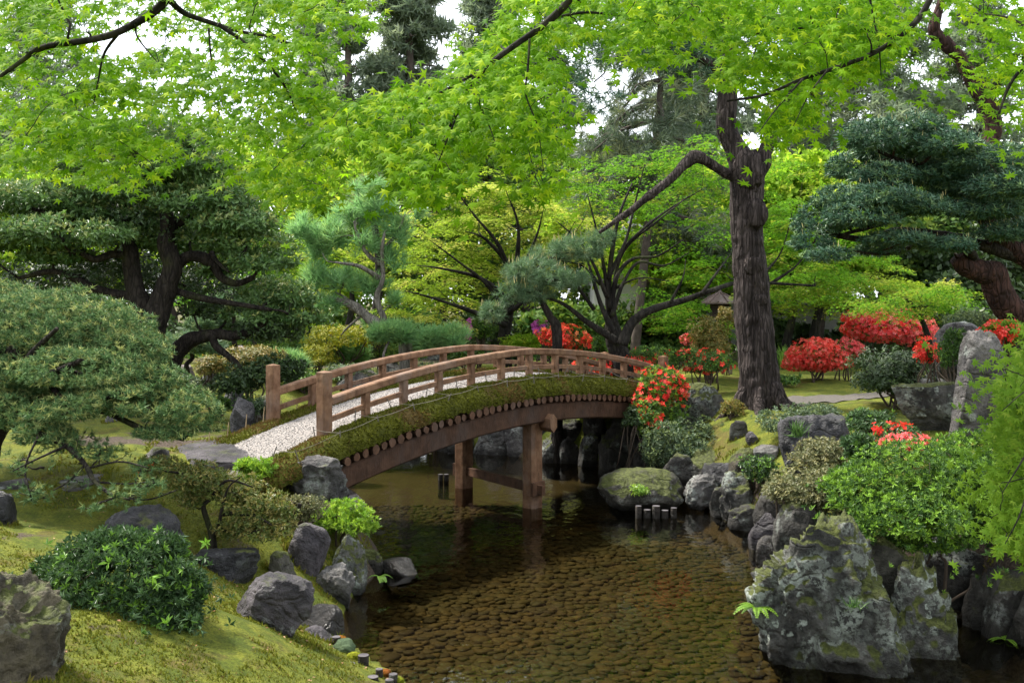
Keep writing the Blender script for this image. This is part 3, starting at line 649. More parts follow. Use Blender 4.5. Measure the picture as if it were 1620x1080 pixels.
M_GRAV = k.out(k.pbsdf(k.mix(g_.outputs['Random Per Island'], (.09, .083, .077), (.37, .352, .34)), .8, .25))
MB().scatter(T_PEB, bp(tt, ww, zz), frames(np.array([[0, 0, 1.0]]) + rng.normal(0, .5, (n, 3))), rng.uniform(.005, .010, n)).build('gravel', M_GRAV, bridge, kind='stuff')

# moss shoulders
def m_moss(name, a, b, c):
    k = NT(name); n1 = k.noise(4.5, 5, .65); n2 = k.noise(55, 4, .7)
    col = k.mix(k.ramp(n1, .35, .65), a, b); col = k.mix(k.ramp(k.noise(2.1, 4), .52, .68), col, c); col = k.mix(k.math('MULTIPLY', k.ramp(n2, .4, .65), .6), col, tuple(x * .35 for x in a))
    return k.out(k.pbsdf(col, .95, .1, k.bump(n2, 1.0, .02)))
M_MOSS = m_moss('bridge_moss', (0.055, 0.060, 0.010), (0.10, 0.105, 0.016), (0.085, 0.058, 0.020))
M_MOSST = m_leaf('bridge_moss_sprig', (0.060, 0.064, 0.010), (0.125, 0.135, 0.018), (0.14, 0.085, 0.035), .2, 1.3, .9, .05)
def moss_strip(t0, t1, prof, name):
    """prof: (w offset in m, dz from the deck) across the strip"""
    nt, pr = 150, catmull(np.array([(a, b, 0) for a, b in prof]), 15)
    ts = np.linspace(t0, t1, nt); end = np.minimum(1, np.minimum((ts - t0), (t1 - ts)) / .03 + .02) ** .5
    Wm = pr[None, :, 0] * np.ones((nt, 1)); Dz = pr[None, :, 1] * np.ones((nt, 1))
    cw = pr[:, 0].mean(); Wm = cw + (Wm - cw) * (0.25 + .75 * end[:, None]); lowz = pr[:, 1].min(); Dz = lowz + (Dz - lowz) * end[:, None]
    V = bp(np.broadcast_to(ts[:, None], Wm.shape), Wm * wl, zdeck(ts)[:, None] + Dz)
    nz = (fbm((V * 5).reshape(-1, 3), 4) - .5).reshape(nt, 15); V[..., 2] += nz * .085; V += (nh * -1)[None, None] * (nz * .04)[..., None]
    i = np.arange(nt - 1)[:, None] * 15 + np.arange(14)[None]; Q = np.stack([i, i + 15, i + 16, i + 1], -1).reshape(-1, 4)
    o = MB().add(V.reshape(-1, 3), Q).build(name, M_MOSS, bridge, True, 'stuff')
    # sprigs
    N = 16000; a = rng.random(N) * (nt - 1.001); b = rng.random(N) * 13.999; ai, bi = a.astype(int), b.astype(int); fa, fb = (a - ai)[:, None], (b - bi)[:, None]
    P = V[ai, bi] * (1 - fa) * (1 - fb) + V[ai + 1, bi] * fa * (1 - fb) + V[ai, bi + 1] * (1 - fa) * fb + V[ai + 1, bi + 1] * fa * fb
    nr = np.cross(V[ai + 1, bi] - V[ai, bi], V[ai, bi + 1] - V[ai, bi]); nr = norm(nr) * np.sign(nr[:, 2:3] + 1e-6)
    cl = fbm(P * 7, 3)
    MB().scatter(T_SPRIG, P, frames(nr + rng.normal(0, .5, P.shape)), rng.uniform(.016, .042, N) * (.5 + cl), 0, np.where(rng.random(N) < smooth(.5, .65, fbm(P * 2 + 9, 3)), .8, 0)).build('moss_sprigs', M_MOSST, bridge, kind='stuff')
moss_strip(-.145, 1.07, [(.06, -.05), (.0, -.01), (-.10, .015), (-.22, .0), (-.33, -.07), (-.39, -.16), (-.40, -.235)], 'moss_shoulder')
WM = 1 / wl
moss_strip(-.17, 1.06, [(WM - .30, -.05), (WM - .22, .0), (WM - .1, .02), (WM + .05, .01), (WM + .2, -.02), (WM + .33, -.1), (WM + .40, -.235)], 'moss_shoulder')

# thin iron pins and the string that crosses the moss
M_PIN = m_plain('iron_pin', (0.11, 0.095, 0.08), .6); M_TW = m_plain('twine', (0.16, 0.14, 0.11), .9)
inn, out = [], []
for q in range(15):
    t_ = -.10 + q * .078; b0 = bp(t_, -.07 * wl, float(zdeck(t_)) + .01); b1 = bp(t_ + .03, -.30 * wl, float(zdeck(t_ + .03)) - .05)
    for b, l, hh, tilt in ((b0, inn, .13, .25), (b1, out, .10, .45)):
        dirv = norm(np.array([rng.normal(0, .2) + .3 * (q > 8), rng.normal(0, .1), 1])); top = b + dirv * hh; l.append(b + dirv * hh * .75)
        m = MB(); tube(np.stack([b - dirv * .06, top]), [.0065, .0055], 3, 6, mbuild=m); m.build('pin', M_PIN, bridge)
for q in range(14):
    m = MB(); tube(np.stack([out[q], (out[q] + out[q + 1]) / 2 - UP * .012, out[q + 1]]), [.003], 6, 4, mbuild=m)
    tube(np.stack([inn[q], (inn[q] + out[q]) / 2 - UP * .01, out[q]]), [.003], 5, 4, mbuild=m); m.build('string', M_TW, bridge)
for q in range(6):   # pale bamboo pins in the far moss
    t_ = -.12 + q * .035; b = bp(t_, 1 + .1 * wl, float(zdeck(t_))); m = MB(); tube(np.stack([b - UP * .05, b + np.array([.02, 0, rng.uniform(.12, .2)])]), [.007, .005], 3, 6, mbuild=m); m.build('pin', m_plain('bamboo_pin', (.34, .25, .15)) if q == 0 else bpy.data.materials['bamboo_pin'], bridge)

# stakes in the water
M_STK = m_rock('stake_bark', (0.02, 0.016, 0.013), (0.075, 0.06, 0.048), .1, .2); M_STT = m_wood('stake_top', (.05, .045, .05), (.13, .12, .125), .8)
def stake(label, px, py, d, rpx, hpx, grp, cat='stake', nm='log_stake'):
    if d < 9: d = (H - .15) * F / (py - HY)
    top = at(px, py, d); r = rpx * d / F; b = top - UP * max(hpx * d / F, .05)
    root = thing(nm, label, cat, (b[0], b[1], b[2]), grp)
    m = MB(); tube(np.stack([b - UP * .25, top]), [r, r * .98], 6, 12, .12, 20, m); m.build('post', M_STK, root)
    a = np.linspace(0, 2 * np.pi, 13)[:-1]; V = np.vstack([top + UP * .003 + np.stack([np.cos(a), np.sin(a), a * 0], 1) * r * .96, top + UP * .006])
    MB().add(V, np.stack([np.arange(12), (np.arange(12) + 1) % 12, np.full(12, 12)], 1)).build('cut_top', M_STT, root)
for i_, (px, py, d, r, h, lb) in enumerate([(575, 1036, 7.95, 9, 18, 'tallest sawn log stake at the water edge with pale grey top'), (554, 1049, 7.75, 8, 8, 'short log stake left of the tallest one in the moss edge'),
     (600, 1058, 7.6, 6, 7, 'small log stake right of the tallest one beside reddish moss'), (590, 1070, 7.45, 9, 8, 'wide low log stake in the moss edge at the photo bottom'),
     (622, 1066, 7.5, 7, 8, 'log stake standing furthest out in the water of the row'), (616, 1075, 7.4, 7, 6, 'log stake lowest in the row by the water'), (532, 1007, 8.25, 7, 9, 'dark log stake by the small grey wedge stone')]):
    stake(lb, px, py, d, r, h, 'log stakes edging the moss')
for px, lb in ((697, 'left black peg of the pair standing in the pond'), (706, 'right black peg of the pair standing in the pond')):
    stake(lb, px, 750, 15.8, 4, 12, 'black pegs in the pond', 'peg', 'wooden_peg')
for i_, (px, py, r) in enumerate([(1010, 775, 7), (1024, 776, 8), (1038, 775, 9), (1052, 777, 8), (1066, 778, 7)]):
    stake('weathered log stub %s before the broad mossy boulder' % ('first from the left', 'second from the left', 'in the middle', 'fourth from the left', 'last on the right')[i_], px, py + 25 + (i_ % 2) * 5, 13.05, r * .72, 16, 'log stubs before the mossy boulder')
# moss cushions between the stakes
M_CUSH = [m_moss('cushion_yellow', (.11, .13, .008), (.22, .23, .015), (.18, .17, .02)), m_moss('cushion_grey', (.06, .09, .05), (.13, .18, .10), (.09, .12, .05)), m_moss('cushion_red', (.16, .05, .012), (.25, .09, .01), (.12, .13, .01))]
V0, F0 = ico(3)
for i_, (px, py, d, r, mi, lb) in enumerate([(545, 1024, 8.0, 18, 1, 'grey-green moss cushion behind the tallest log stake'), (560, 1038, 7.85, 11, 0, 'yellow-green moss cushion beside the tallest log stake'), (534, 1054, 7.7, 15, 0, 'yellow moss cushion on the bank left of the stakes'),
     (540, 1011, 8.15, 9, 2, 'orange-red moss cushion by the dark log stake'), (610, 1064, 7.55, 9, 2, 'orange-red moss cushion between the low stakes'), (570, 1068, 7.5, 14, 0, 'yellow moss cushion between the low stakes'), (632, 1076, 7.4, 8, 0, 'small yellow moss cushion at the end of the stakes')]):
    d = (H - .10) * F / (py - HY); c = at(px, py, d); rr = r * d / F; V = V0 * np.array([rr, rr, rr * .75]) * (1 + (fbm(V0 * 2.5 + i_, 4)[:, None] - .5) * .6)
    tag(MB().add(V + c, F0).build('moss_cushion', M_CUSH[mi], smooth=True, origin=c), lb, 'moss', 'moss cushions by the stakes')

# the little waterfall behind the bridge
k = NT('falling_water'); M_FALL = k.out(k.pbsdf(k.mix(k.noise(30, 4, .7, k.pos((1, 1, .2))), (.35, .38, .4), (.85, .87, .9)), .15, .6, k.bump(k.noise(40, 3), .6, .02)))
c = at(664, 716, 19.0); m = MB()
for q in range(9):
    x = rng.uniform(-.1, .1); m_ = np.stack([c + np.array([x, .22, .22]), c + np.array([x * 1.2, .06, .16]), c + np.array([x * 1.5 + rng.normal(0, .04), -.03, -.02])]); tube(m_, [.02, .03, .025], 8, 6, .3, 20, m)
for q in range(16):
    p = c + np.array([rng.normal(0, .22), rng.normal(-.08, .06), 0.005]); m.add(V0 * np.array([.05, .04, .02]) * rng.uniform(.5, 1) + p, F0)
struct(m.build('waterfall', M_FALL, smooth=True))
# ------------------------------------------------------------------ plants: leaf shapes
def tpl_star(lobes, notch=.36, droop=.22, base=True):
    """palmate leaf, stalk end at the origin side, tip along +y; normal +z"""
    pts = []
    L = lobes
    for j, (a, l) in enumerate(L):
        an = math.radians(a); pts.append((math.sin(an) * l, math.cos(an) * l, -droop * l * l))
        if j < len(L) - 1:
            a2 = math.radians((a + L[j + 1][0]) / 2); pts.append((math.sin(a2) * notch, math.cos(a2) * notch, -.02))
    pts.append((0, -.12, 0)); V = np.array([(0, 0, .05)] + pts); m = len(pts)
    return V, [np.array([(0, 1 + (j + 1) % m, 1 + j) for j in range(m)])]
T_MAPLE = tpl_star([(-125, .5), (-82, .78), (-40, .95), (0, 1.08), (40, .95), (82, .78), (125, .5)])
T_MAPLE5 = tpl_star([(-105, .65), (-50, .95), (0, 1.1), (50, .95), (105, .65)], .34)
T_TRI = (np.array([(0, -.1, 0), (.22, .3, .03), (0, 1, -.15), (-.22, .3, .03), (.8, .55, -.15), (.3, -.05, 0), (-.8, .55, -.15), (-.3, -.05, 0)]), [np.array([(0, 1, 2), (0, 2, 3), (0, 4, 1), (0, 3, 6)])])
def tpl_simple(n, seed, w=.36, lift=.35, fold=.06):
    r = np.random.default_rng(seed); V = []; Q = []
    for j in range(n):
        a = 2 * np.pi * j / n + r.normal(0, .4); el = lift + r.normal(0, .35); l = r.uniform(.7, 1.1)
        ax = np.array([math.cos(a) * math.cos(el), math.sin(a) * math.cos(el), math.sin(el)]); sd = np.array([-math.sin(a), math.cos(a), 0]); b = len(V); up_ = np.cross(sd, ax) * -fold * l
        V += [ax * .05, ax * l * .5 + sd * w * l / 2 + up_, ax * l, ax * l * .5 - sd * w * l / 2 + up_]; Q += [(b, b + 1, b + 2), (b, b + 2, b + 3)]
    return np.array(V), [np.array(Q)]
def rosette(n, length=1.0, width=.3, lift=.5, rnd=.15, seed=0, rings=1):
    """whorl of folded leaves about +z"""
    r = np.random.default_rng(seed); V = []; Q = []
    for j in range(n):
        a = 2 * np.pi * j / n + r.normal(0, rnd); el = lift + r.normal(0, rnd) + (0.45 if rings > 1 and j % 2 else 0); l = length * r.uniform(.75, 1.1)
        ax = np.array([math.cos(a) * math.cos(el), math.sin(a) * math.cos(el), math.sin(el)]); sd = np.array([-math.sin(a), math.cos(a), 0]); nn = np.cross(ax, sd) * -1
        b = len(V); w = width * l
        V += [ax * l * .06, ax * l * .5 + sd * w / 2 + nn * w * .22, ax * l * .98 - nn * l * .06, ax * l * .5 - sd * w / 2 + nn * w * .22, ax * l * .55]
        Q += [(b, b + 1, b + 2, b + 4), (b, b + 4, b + 2, b + 3)]
    return np.array(V), [np.array(Q)]
T_ROSF = tpl_simple(8, 21, .30, .6, .12); T_ROS = tpl_simple(6, 11, .34, .6, .1)
T_ROS5 = tpl_simple(4, 12, .40, .55, .1); T_SIMP = tpl_simple(3, 3, .42, .35); T_LEAF2 = tpl_simple(2, 9, .6, .25); T_SIMP3 = tpl_simple(3, 4, .55, .1)
def tuft(n, seed, spread=1.0, w=.03, droop=0.0):
    r = np.random.default_rng(seed); V = []; Tn = []
    for j in range(n):
        a = r.random() * 2 * np.pi; el = math.acos(1 - r.random() * spread); l = r.uniform(.7, 1.05)
        ax = np.array([math.sin(el) * math.cos(a), math.sin(el) * math.sin(a), math.cos(el)]); sd = norm(np.cross(ax, r.normal(0, 1, 3))); b = len(V)
        s0 = np.array([0, 0, r.uniform(-.35, .2)])
        V += [s0 + sd * w, s0 - sd * w, s0 + ax * l - np.array([0, 0, droop * l * l])]; Tn.append((b, b + 1, b + 2))
    return np.array(V), [np.array(Tn)]
T_TUFT = tuft(19, 5, 1.0, .048); T_TUFTS = tuft(14, 6, .9, .07); T_TUFTN = tuft(9, 15, .95, .115); T_FEATH = tuft(24, 7, .55, .03, .1); T_FAR = tuft(6, 8, 1.1, .11)
T_CANDLE = (np.array([(.5, 0, 0), (-.25, .43, 0), (-.25, -.43, 0), (.3, 0, 6), (-.15, .26, 6), (-.15, -.26, 6), (0, 0, 8)]) * .1, [np.array([(0, 1, 4, 3), (1, 2, 5, 4), (2, 0, 3, 5)]), np.array([(3, 4, 6), (4, 5, 6), (5, 3, 6)])])
def flower(seed=0):
    V = [(0, 0, 0)]; Q = []
    for j in range(5):
        a = 2 * np.pi * j / 5; b = len(V)
        for da, l, z in ((-.42, .75, .30), (0, 1.0, .34), (.42, .75, .30)): V.append((math.cos(a + da) * l, math.sin(a + da) * l, z))
        Q.append((0, b, b + 1, b + 2))
    return np.array(V, float), [np.array(Q)]
T_FLO = flower()
T_BLADE = (np.array([(-.035, 0, 0), (.035, 0, 0), (.03, .05, .5), (-.03, .05, .5), (0, .3, 1)]), [np.array([(0, 1, 2, 3)]), np.array([(3, 2, 4)])])

# ------------------------------------------------------------------ foliage colours
ML = {
 'maple_front': m_leaf('maple_leaf_fresh', (0.058, 0.150, 0.003), (0.195, 0.355, 0.006), (0.34, 0.45, 0.012), .54, 1.75, .6, .1),
 'maple_mid': m_leaf('maple_leaf_yellow', (0.10, 0.18, 0.012), (0.29, 0.38, 0.04), (0.46, 0.43, 0.11), .45, 1.6, .6, .08),  # yellow-green maple leaf
 'maple_green': m_leaf('maple_leaf_green', (0.045, 0.13, 0.008), (0.14, 0.29, 0.02), (0.24, 0.26, 0.035), .45, 1.6, .6, .08),
 'maple_weep': m_leaf('maple_leaf_weeping', (0.085, 0.17, 0.012), (0.14, 0.24, 0.018), (0.2, .28, .03), .4, 1.5, .6, .1),
 'broad': m_leaf('glossy_evergreen_leaf', (0.036, 0.088, 0.022), (0.125, 0.21, 0.066), (0.27, 0.30, 0.10), .2, 1.4, .38, .32),
 'azalea_dark': m_leaf('azalea_leaf_dark', (0.022, 0.055, 0.018), (0.070, 0.125, 0.046), (0.17, 0.32, 0.04), .18, 1.4, .4, .3),
 'azalea': m_leaf('azalea_leaf', (0.026, 0.068, 0.015), (0.075, 0.145, 0.030), (0.19, 0.33, 0.036), .22, 1.4, .45, .22),
 'azalea_grey': m_leaf('azalea_leaf_greyish', (0.040, 0.075, 0.036), (0.13, 0.18, 0.10), (0.17, 0.22, 0.07), .18, 1.3, .5, .3),
 'azalea_var': m_leaf('variegated_leaf', (0.075, 0.095, 0.035), (0.18, 0.175, 0.09), (0.24, 0.22, 0.09), .2, 1.3, .5, .3),
 'bright': m_leaf('bright_new_leaf', (0.10, 0.20, 0.018), (0.17, 0.30, 0.03), (0.26, 0.38, 0.04), .35, 1.5, .4, .4),
 'yellow': m_leaf('yellow_green_leaf', (0.16, 0.20, 0.015), (0.30, 0.30, 0.02), (0.38, 0.32, 0.03), .3, 1.4, .5, .3),
 'olive2': m_leaf('small_brown_green_leaf', (0.06, 0.095, 0.02), (0.15, 0.175, 0.04), (0.24, 0.2, 0.06), .25, 1.4, .45, .35),
 'olive': m_leaf('olive_leaf', (0.085, 0.105, 0.022), (0.19, 0.165, 0.035), (0.28, 0.19, 0.05), .25, 1.4, .5, .3),
 'dkgreen': m_leaf('dark_green_leaf', (0.020, 0.042, 0.014), (0.042, 0.075, 0.022), (0.07, 0.12, 0.03), .15, 1.3, .45, .35),
 'forest': m_leaf('forest_leaf', (0.03, 0.075, 0.018), (0.09, 0.155, 0.03), (0.14, 0.19, 0.03), .3, 1.5, .6, .1),
 'forest_y': m_leaf('forest_leaf_yellow', (0.12, 0.23, 0.018), (0.26, 0.40, 0.035), (0.36, 0.42, 0.05), .55, 1.5, .6, .1),
 'pine_front': m_leaf('pine_needle_grey_green', (0.042, 0.096, 0.038), (0.135, 0.215, 0.082), (0.36, 0.38, 0.14), .15, 1.3, .6, .1),
 'pine_blue': m_leaf('pine_needle_blue_green', (0.022, 0.066, 0.040), (0.078, 0.158, 0.090), (0.16, 0.25, 0.09), .08, 1.2, .45, .35),
 'pine_feather': m_leaf('pine_needle_soft', (0.13, 0.27, 0.11), (0.23, 0.41, 0.18), (0.3, 0.44, 0.17), .45, 1.3, .5, .3),
 'pine_pale': m_leaf('pine_needle_pale', (0.075, 0.145, 0.075), (0.15, 0.235, 0.125), (0.28, 0.29, 0.12), .25, 1.3, .5, .3),
 'pine_droop': m_leaf('pine_needle_droop', (0.055, 0.085, 0.058), (0.125, 0.165, 0.11), (0.18, 0.2, 0.11), .3, 1.3, .5, .3),
 'far_pine': m_leaf('far_conifer_needle_hazed', (0.12, 0.165, 0.12), (0.21, 0.26, 0.19), (0.23, 0.27, 0.2), .5, 1.3, .6, .2),  # needles paled, the haze of distance is put into their colour
 'candle': m_leaf('pine_candle', (0.34, 0.29, 0.12), (0.45, 0.40, 0.18), None, 0, 1, .6, .2),
 'red': m_leaf('azalea_flower_red', (0.52, 0.014, 0.013), (0.80, 0.06, 0.045), (0.84, 0.14, 0.11), .3, 1.2, .6, .1),
 'scarlet': m_leaf('azalea_flower_scarlet', (0.62, 0.03, 0.026), (0.88, 0.13, 0.105), (0.85, 0.22, 0.19), .3, 1.2, .6, .1),
 'pink': m_leaf('azalea_flower_coral', (0.68, 0.06, 0.075), (0.80, 0.14, 0.14), (0.8, 0.25, 0.24), .3, 1.1, .5, .2),
 'orange': m_leaf('azalea_flower_orange', (0.72, 0.09, 0.03), (0.82, 0.17, 0.07), (0.82, 0.26, 0.12), .3, 1.1, .5, .2),
 'magenta': m_leaf('azalea_flower_magenta', (0.50, 0.06, 0.42), (0.66, 0.16, 0.58), None, .3, 1.1, .5, .2),
 'iris': m_leaf('iris_blade', (0.12, 0.24, 0.04), (0.2, 0.34, 0.06), None, .3, 1.4, .5, .3),
}
MBK = {
 'pine': m_bark('pine_bark', (0.018, 0.0135, 0.012), (0.078, 0.062, 0.057), 15, 1.0, 0, .13),
 'red': m_bark('red_pine_bark', (0.020, 0.011, 0.009), (0.065, 0.032, 0.025), 12, .8),
 'dark': m_bark('dark_bark', (0.010, 0.008, 0.007), (0.034, 0.028, 0.023), 14, .6, .3),
 'maple': m_bark('maple_bark', (0.009, 0.008, 0.007), (0.034, 0.030, 0.025), 10, .4, .35),
 'grey': m_bark('grey_bark', (0.10, 0.09, 0.078), (0.24, 0.22, 0.19), 10, .6, .4),
 'twig': m_plain('twig', (0.055, 0.040, 0.028), .8), 'far': m_plain('far_trunk', (0.07, 0.055, 0.047), .9),
}
# ------------------------------------------------------------------ crowns
def ell(px, py, rx, ry, d, depth=None):
    """an ellipsoid of foliage from its place in the photo: centre, half sizes in pixels, distance"""
    c = at(px, py, d); return np.array([*c, rx * d / F, depth if depth else max(rx, ry) * d / F * .8, ry * d / F])
def sample(E, n, shell=.5, lower=1.0, gap=0.0, gfreq=2.5):
    """points in the union of ellipsoids, more towards the skin; returns points and outward directions"""
    E = np.asarray(E, float); a = (E[:, 3] * E[:, 5] + E[:, 3] * E[:, 4] + E[:, 4] * E[:, 5]); k = rng.choice(len(E), int(n * (1 + 1.2 * gap)), p=a / a.sum())
    d = norm(rng.normal(0, 1, (len(k), 3))); d[:, 2] = np.where(d[:, 2] < 0, d[:, 2] * lower, d[:, 2])
    r = 1 - (1 - shell) * rng.random(len(k)) ** 1.6
    r = r * (1 + (fbm(d * 1.7 + k[:, None] * 7.7, 3) - .5) * .55)
    P = E[k, :3] + d * r[:, None] * E[k, 3:6]
    if gap:
        keep = fbm(P * gfreq + 31, 3) > .34 + .12 * gap; P, d = P[keep], d[keep]
    return P[:n], norm(d / np.maximum(E[k[0], 3:6], .01) if False else d)[:n]
def put(mb, tpl, P, D, size, up=.4, jit=.35, mat=0, tint=0.0):
    n = len(P)
    if n == 0: return
    dirs = norm(D + np.array([[0, 0, up]]) + rng.normal(0, jit, (n, 3)))
    mb.scatter(tpl, P, frames(dirs), rng.uniform(size * .75, size * 1.2, n), mat, tint)
def wander(a, b, amp, n=5, sag=0.0):
    a, b = np.asarray(a, float), np.asarray(b, float); t = np.linspace(0, 1, n)[:, None]; L = np.linalg.norm(b - a)
    p = a * (1 - t) + b * t; p[1:-1] += rng.normal(0, amp * L, (n - 2, 3)); p[:, 2] += (np.sin(t * np.pi) * sag * L)[:, 0]; return p
class Plant:
    """an Empty at the foot with trunk, limbs and crown under it"""
    def __init__(s, name, label, cat, foot, group=None): s.root = thing(name, label, cat, foot, group); s.limbs = MB(); s.nodes = []
    def trunk(s, pts, radii, mat, seg=14, rough=.25, freq=4, n=None, name='trunk'):
        m = MB(); tube(np.asarray(pts), radii, n or len(pts) * 7, seg, rough, freq, m); s.nodes.append((catmull(pts, 40), np.interp(np.linspace(0, 1, 40), np.linspace(0, 1, len(radii)), radii)))
        s.tm = mat; return m.build(name, mat, s.root, True)
    def limb(s, pts, radii, seg=8, rough=.2, part=False):
        pts = np.asarray(pts); s.nodes.append((catmull(pts, 24), np.interp(np.linspace(0, 1, 24), np.linspace(0, 1, len(radii)), radii)))
        if part: m = MB(); tube(pts, radii, len(pts) * 6, seg, rough, 5, m); return m.build('limb', s.tm, s.root, True)
        tube(pts, radii, len(pts) * 4, min(seg, 6), rough, 6, s.limbs)
    def reach(s, targets, r0=.5, r1=.006, amp=.06, sag=.0, below=.9, seg=6, rmax=.05):
        """a twig from the nearest wood, lower than the target, to each target"""
        for T in (np.atleast_2d(targets) if s.nodes else []):
            best = None
            for C, R in s.nodes:
                dd = np.linalg.norm(C - T, axis=1) + np.clip(C[:, 2] - T[2], 0, None) * below; j = int(dd.argmin())
                if best is None or dd[j] < best[0]: best = (dd[j], C[j], R[j])
            L = np.linalg.norm(best[1] - T)
            if L < .03: continue
            p = wander(best[1], T, amp, 5, sag); r = min(best[2] * r0, rmax, .012 + .03 * L)
            s.nodes.append((catmull(p, 8), np.linspace(r, r1, 8))); tube(p, [r, (r + r1) / 2, r1], 6, min(seg, 4) if r < .015 else 5, 0, 1, s.limbs)
    def done(s, crown=None, cmats=None, name='crown', smooth=False):
        if s.limbs.V: s.limbs.build('branches', s.tm if hasattr(s, 'tm') else MBK['twig'], s.root, True, 'stuff')
        if crown is not None: s.crown(crown, cmats, name)
        return s.root
    def crown(s, mb, mats, name='crown'): return mb.build(name, mats, s.root, False, 'stuff')
# ------------------------------------------------------------------ buildings seen through the trees
M_PL = m_plain('white_plaster', (0.62, 0.62, 0.60), .9, .08, 2); M_TILE = m_plain('roof_tile', (0.09, 0.09, 0.095), .6, .2, 8); M_COP = m_plain('aged_copper_roof', (0.13, 0.095, 0.085), .45, .2, 5)
M_DW = m_wood('old_dark_timber', (.028, .02, .016), (.06, .045, .036), .8)
def boxm(m, c, hx, hy, hz, rot=0.0, bev=.012):
    cs, sn = math.cos(rot), math.sin(rot); ex, ey = np.array([cs, sn, 0]), np.array([-sn, cs, 0])
    C = np.stack([c - UP * hz, c + UP * hz]); V, Fs = sweep(C, ex, ey, chamfer(hx, hy, bev)); m.add(V, Fs)
d = 30.0; c = at(1080, 0, d); gz = float(height(np.array([c[0]]), np.array([d]))[0])
hs = thing('garden_house', 'white plastered garden house with dark posts seen between the maple stems', 'house', (c[0], d + 2, gz))
m = MB(); boxm(m, np.array([c[0], d + 2, gz + 1.35]), 2.6, 2.0, 1.35); WALL = m.build('wall', M_PL, hs)
for x in (-2.2, -1.1, -.45, .35, 1.3, 2.4):
    m = MB(); boxm(m, np.array([c[0] + x, d - .08, gz + 1.35]), .075, .075, 1.35); m.build('post', M_DW, WALL)
for z in (.55, 2.2): m = MB(); boxm(m, np.array([c[0], d - .03, gz + z]), 2.6, .028, .05); m.build('rail', M_DW, WALL)
m = MB(); x0 = c[0]; V = [(x0 - 3.3, d - .9, gz + 2.6), (x0 + 3.3, d - .9, gz + 2.6), (x0 + 3.3, d + 4.9, gz + 2.6), (x0 - 3.3, d + 4.9, gz + 2.6), (x0 - 2.6, d + 2, gz + 4.0), (x0 + 2.6, d + 2, gz + 4.0)]
V += [(a, b, z - .12) for a, b, z in V[:4]]
m.add(V, [np.array([(0, 1, 5, 4), (2, 3, 4, 5), (0, 6, 7, 1), (1, 7, 8, 2), (2, 8, 9, 3), (3, 9, 6, 0), (6, 9, 8, 7)]), np.array([(1, 2, 5), (3, 0, 4)])]); m.build('roof', M_TILE, hs)
d = 31.0; c = at(1320, 0, d); gz = float(height(np.array([c[0]]), np.array([d]))[0])
gw = thing('garden_wall', 'low pale plaster garden wall with a tiled coping behind the red azaleas', 'wall', (c[0], d, gz))
m = MB(); boxm(m, np.array([c[0], d, gz + .55]), 3.0, .12, .60); m.build('wall_face', m_plain('grey_plaster', (.36, .36, .34), .9, .1, 2), gw)
m = MB(); V, Fs = sweep(np.array([[c[0] - 3.1, d, gz + 1.16], [c[0] + 3.1, d, gz + 1.16]]), np.array([0, 1.0, 0]), UP, np.array([(-.3, 0), (.3, 0), (.3, .05), (0, .2), (-.3, .05)])); m.add(V, Fs); m.build('coping', M_TILE, gw)

# wooden lantern with a ribbed hexagonal roof
d = 23.0; foot = at(1139, 560, d); foot[2] = float(height(np.array([foot[0]]), np.array([d]))[0])
lan = thing('wooden_lantern', 'dark wooden garden lantern with a ribbed hexagonal copper roof left of the great pine', 'lantern', foot)
ez = at(0, 478, d)[2]; tz = at(0, 462, d)[2]; r = 32 * d / F; a = np.arange(6) * np.pi / 3 + .25
e = np.stack([foot[0] + np.cos(a) * r, foot[1] + np.sin(a) * r, np.full(6, ez)], 1); mid = foot * [1, 1, 0] + (e - foot * [1, 1, 0]) * np.array([.45, .45, 0]) ; mid[:, 2] = ez + (tz - ez) * .62
ap = np.array([[foot[0], foot[1], tz]]); V = np.vstack([e - UP * .035, e, mid, ap]); s = np.arange(6); t = (s + 1) % 6
ROOF = MB().add(V, [np.vstack([np.stack([s, t, 6 + t, 6 + s], 1), np.stack([6 + s, 6 + t, 12 + t, 12 + s], 1)]), np.stack([12 + s, 12 + t, np.full(6, 18)], 1), s[None, ::-1]]).build('roof', M_COP, lan)
for j in range(12):
    a_ = j * np.pi / 6 + .25; rr = r * (1 if j % 2 == 0 else .87); ee = np.array([foot[0] + math.cos(a_) * rr, foot[1] + math.sin(a_) * rr, ez + .012]); mm = ee * [.45, .45, 0] + foot * [.55, .55, 0]; mm[2] = ez + (tz - ez) * .62 + .012
    m = MB(); tube(np.stack([ee, mm, ap[0] + UP * .01]), [.016, .014, .012], 6, 5, mbuild=m); m.build('roof_rib', M_COP, ROOF)
m = MB(); tube(np.stack([ap[0], ap[0] + UP * .07]), [.04, .02], 3, 8, mbuild=m); m.build('finial', M_COP, ROOF)
hb = (498 - 478) / 2 * d / F
m = MB(); V, Fs = sweep(np.array([[foot[0], foot[1], ez - 2 * hb], [foot[0], foot[1], ez - .01]]), np.array([1.0, 0, 0]), np.array([0, 1.0, 0]), np.stack([np.cos(a), np.sin(a)], 1) * 17 * d / F); m.add(V, Fs); m.build('light_box', M_DW, lan)
m = MB(); boxm(m, np.array([foot[0], foot[1], ez - 2 * hb - .03]), .30, .30, .028); m.build('base_board', M_DW, lan)
m = MB(); boxm(m, np.array([foot[0], foot[1], (foot[2] + ez - 2 * hb - .06) / 2 - .02]), .09, .09, (ez - 2 * hb - .06 - foot[2]) / 2 + .03); m.build('post', M_DW, lan)

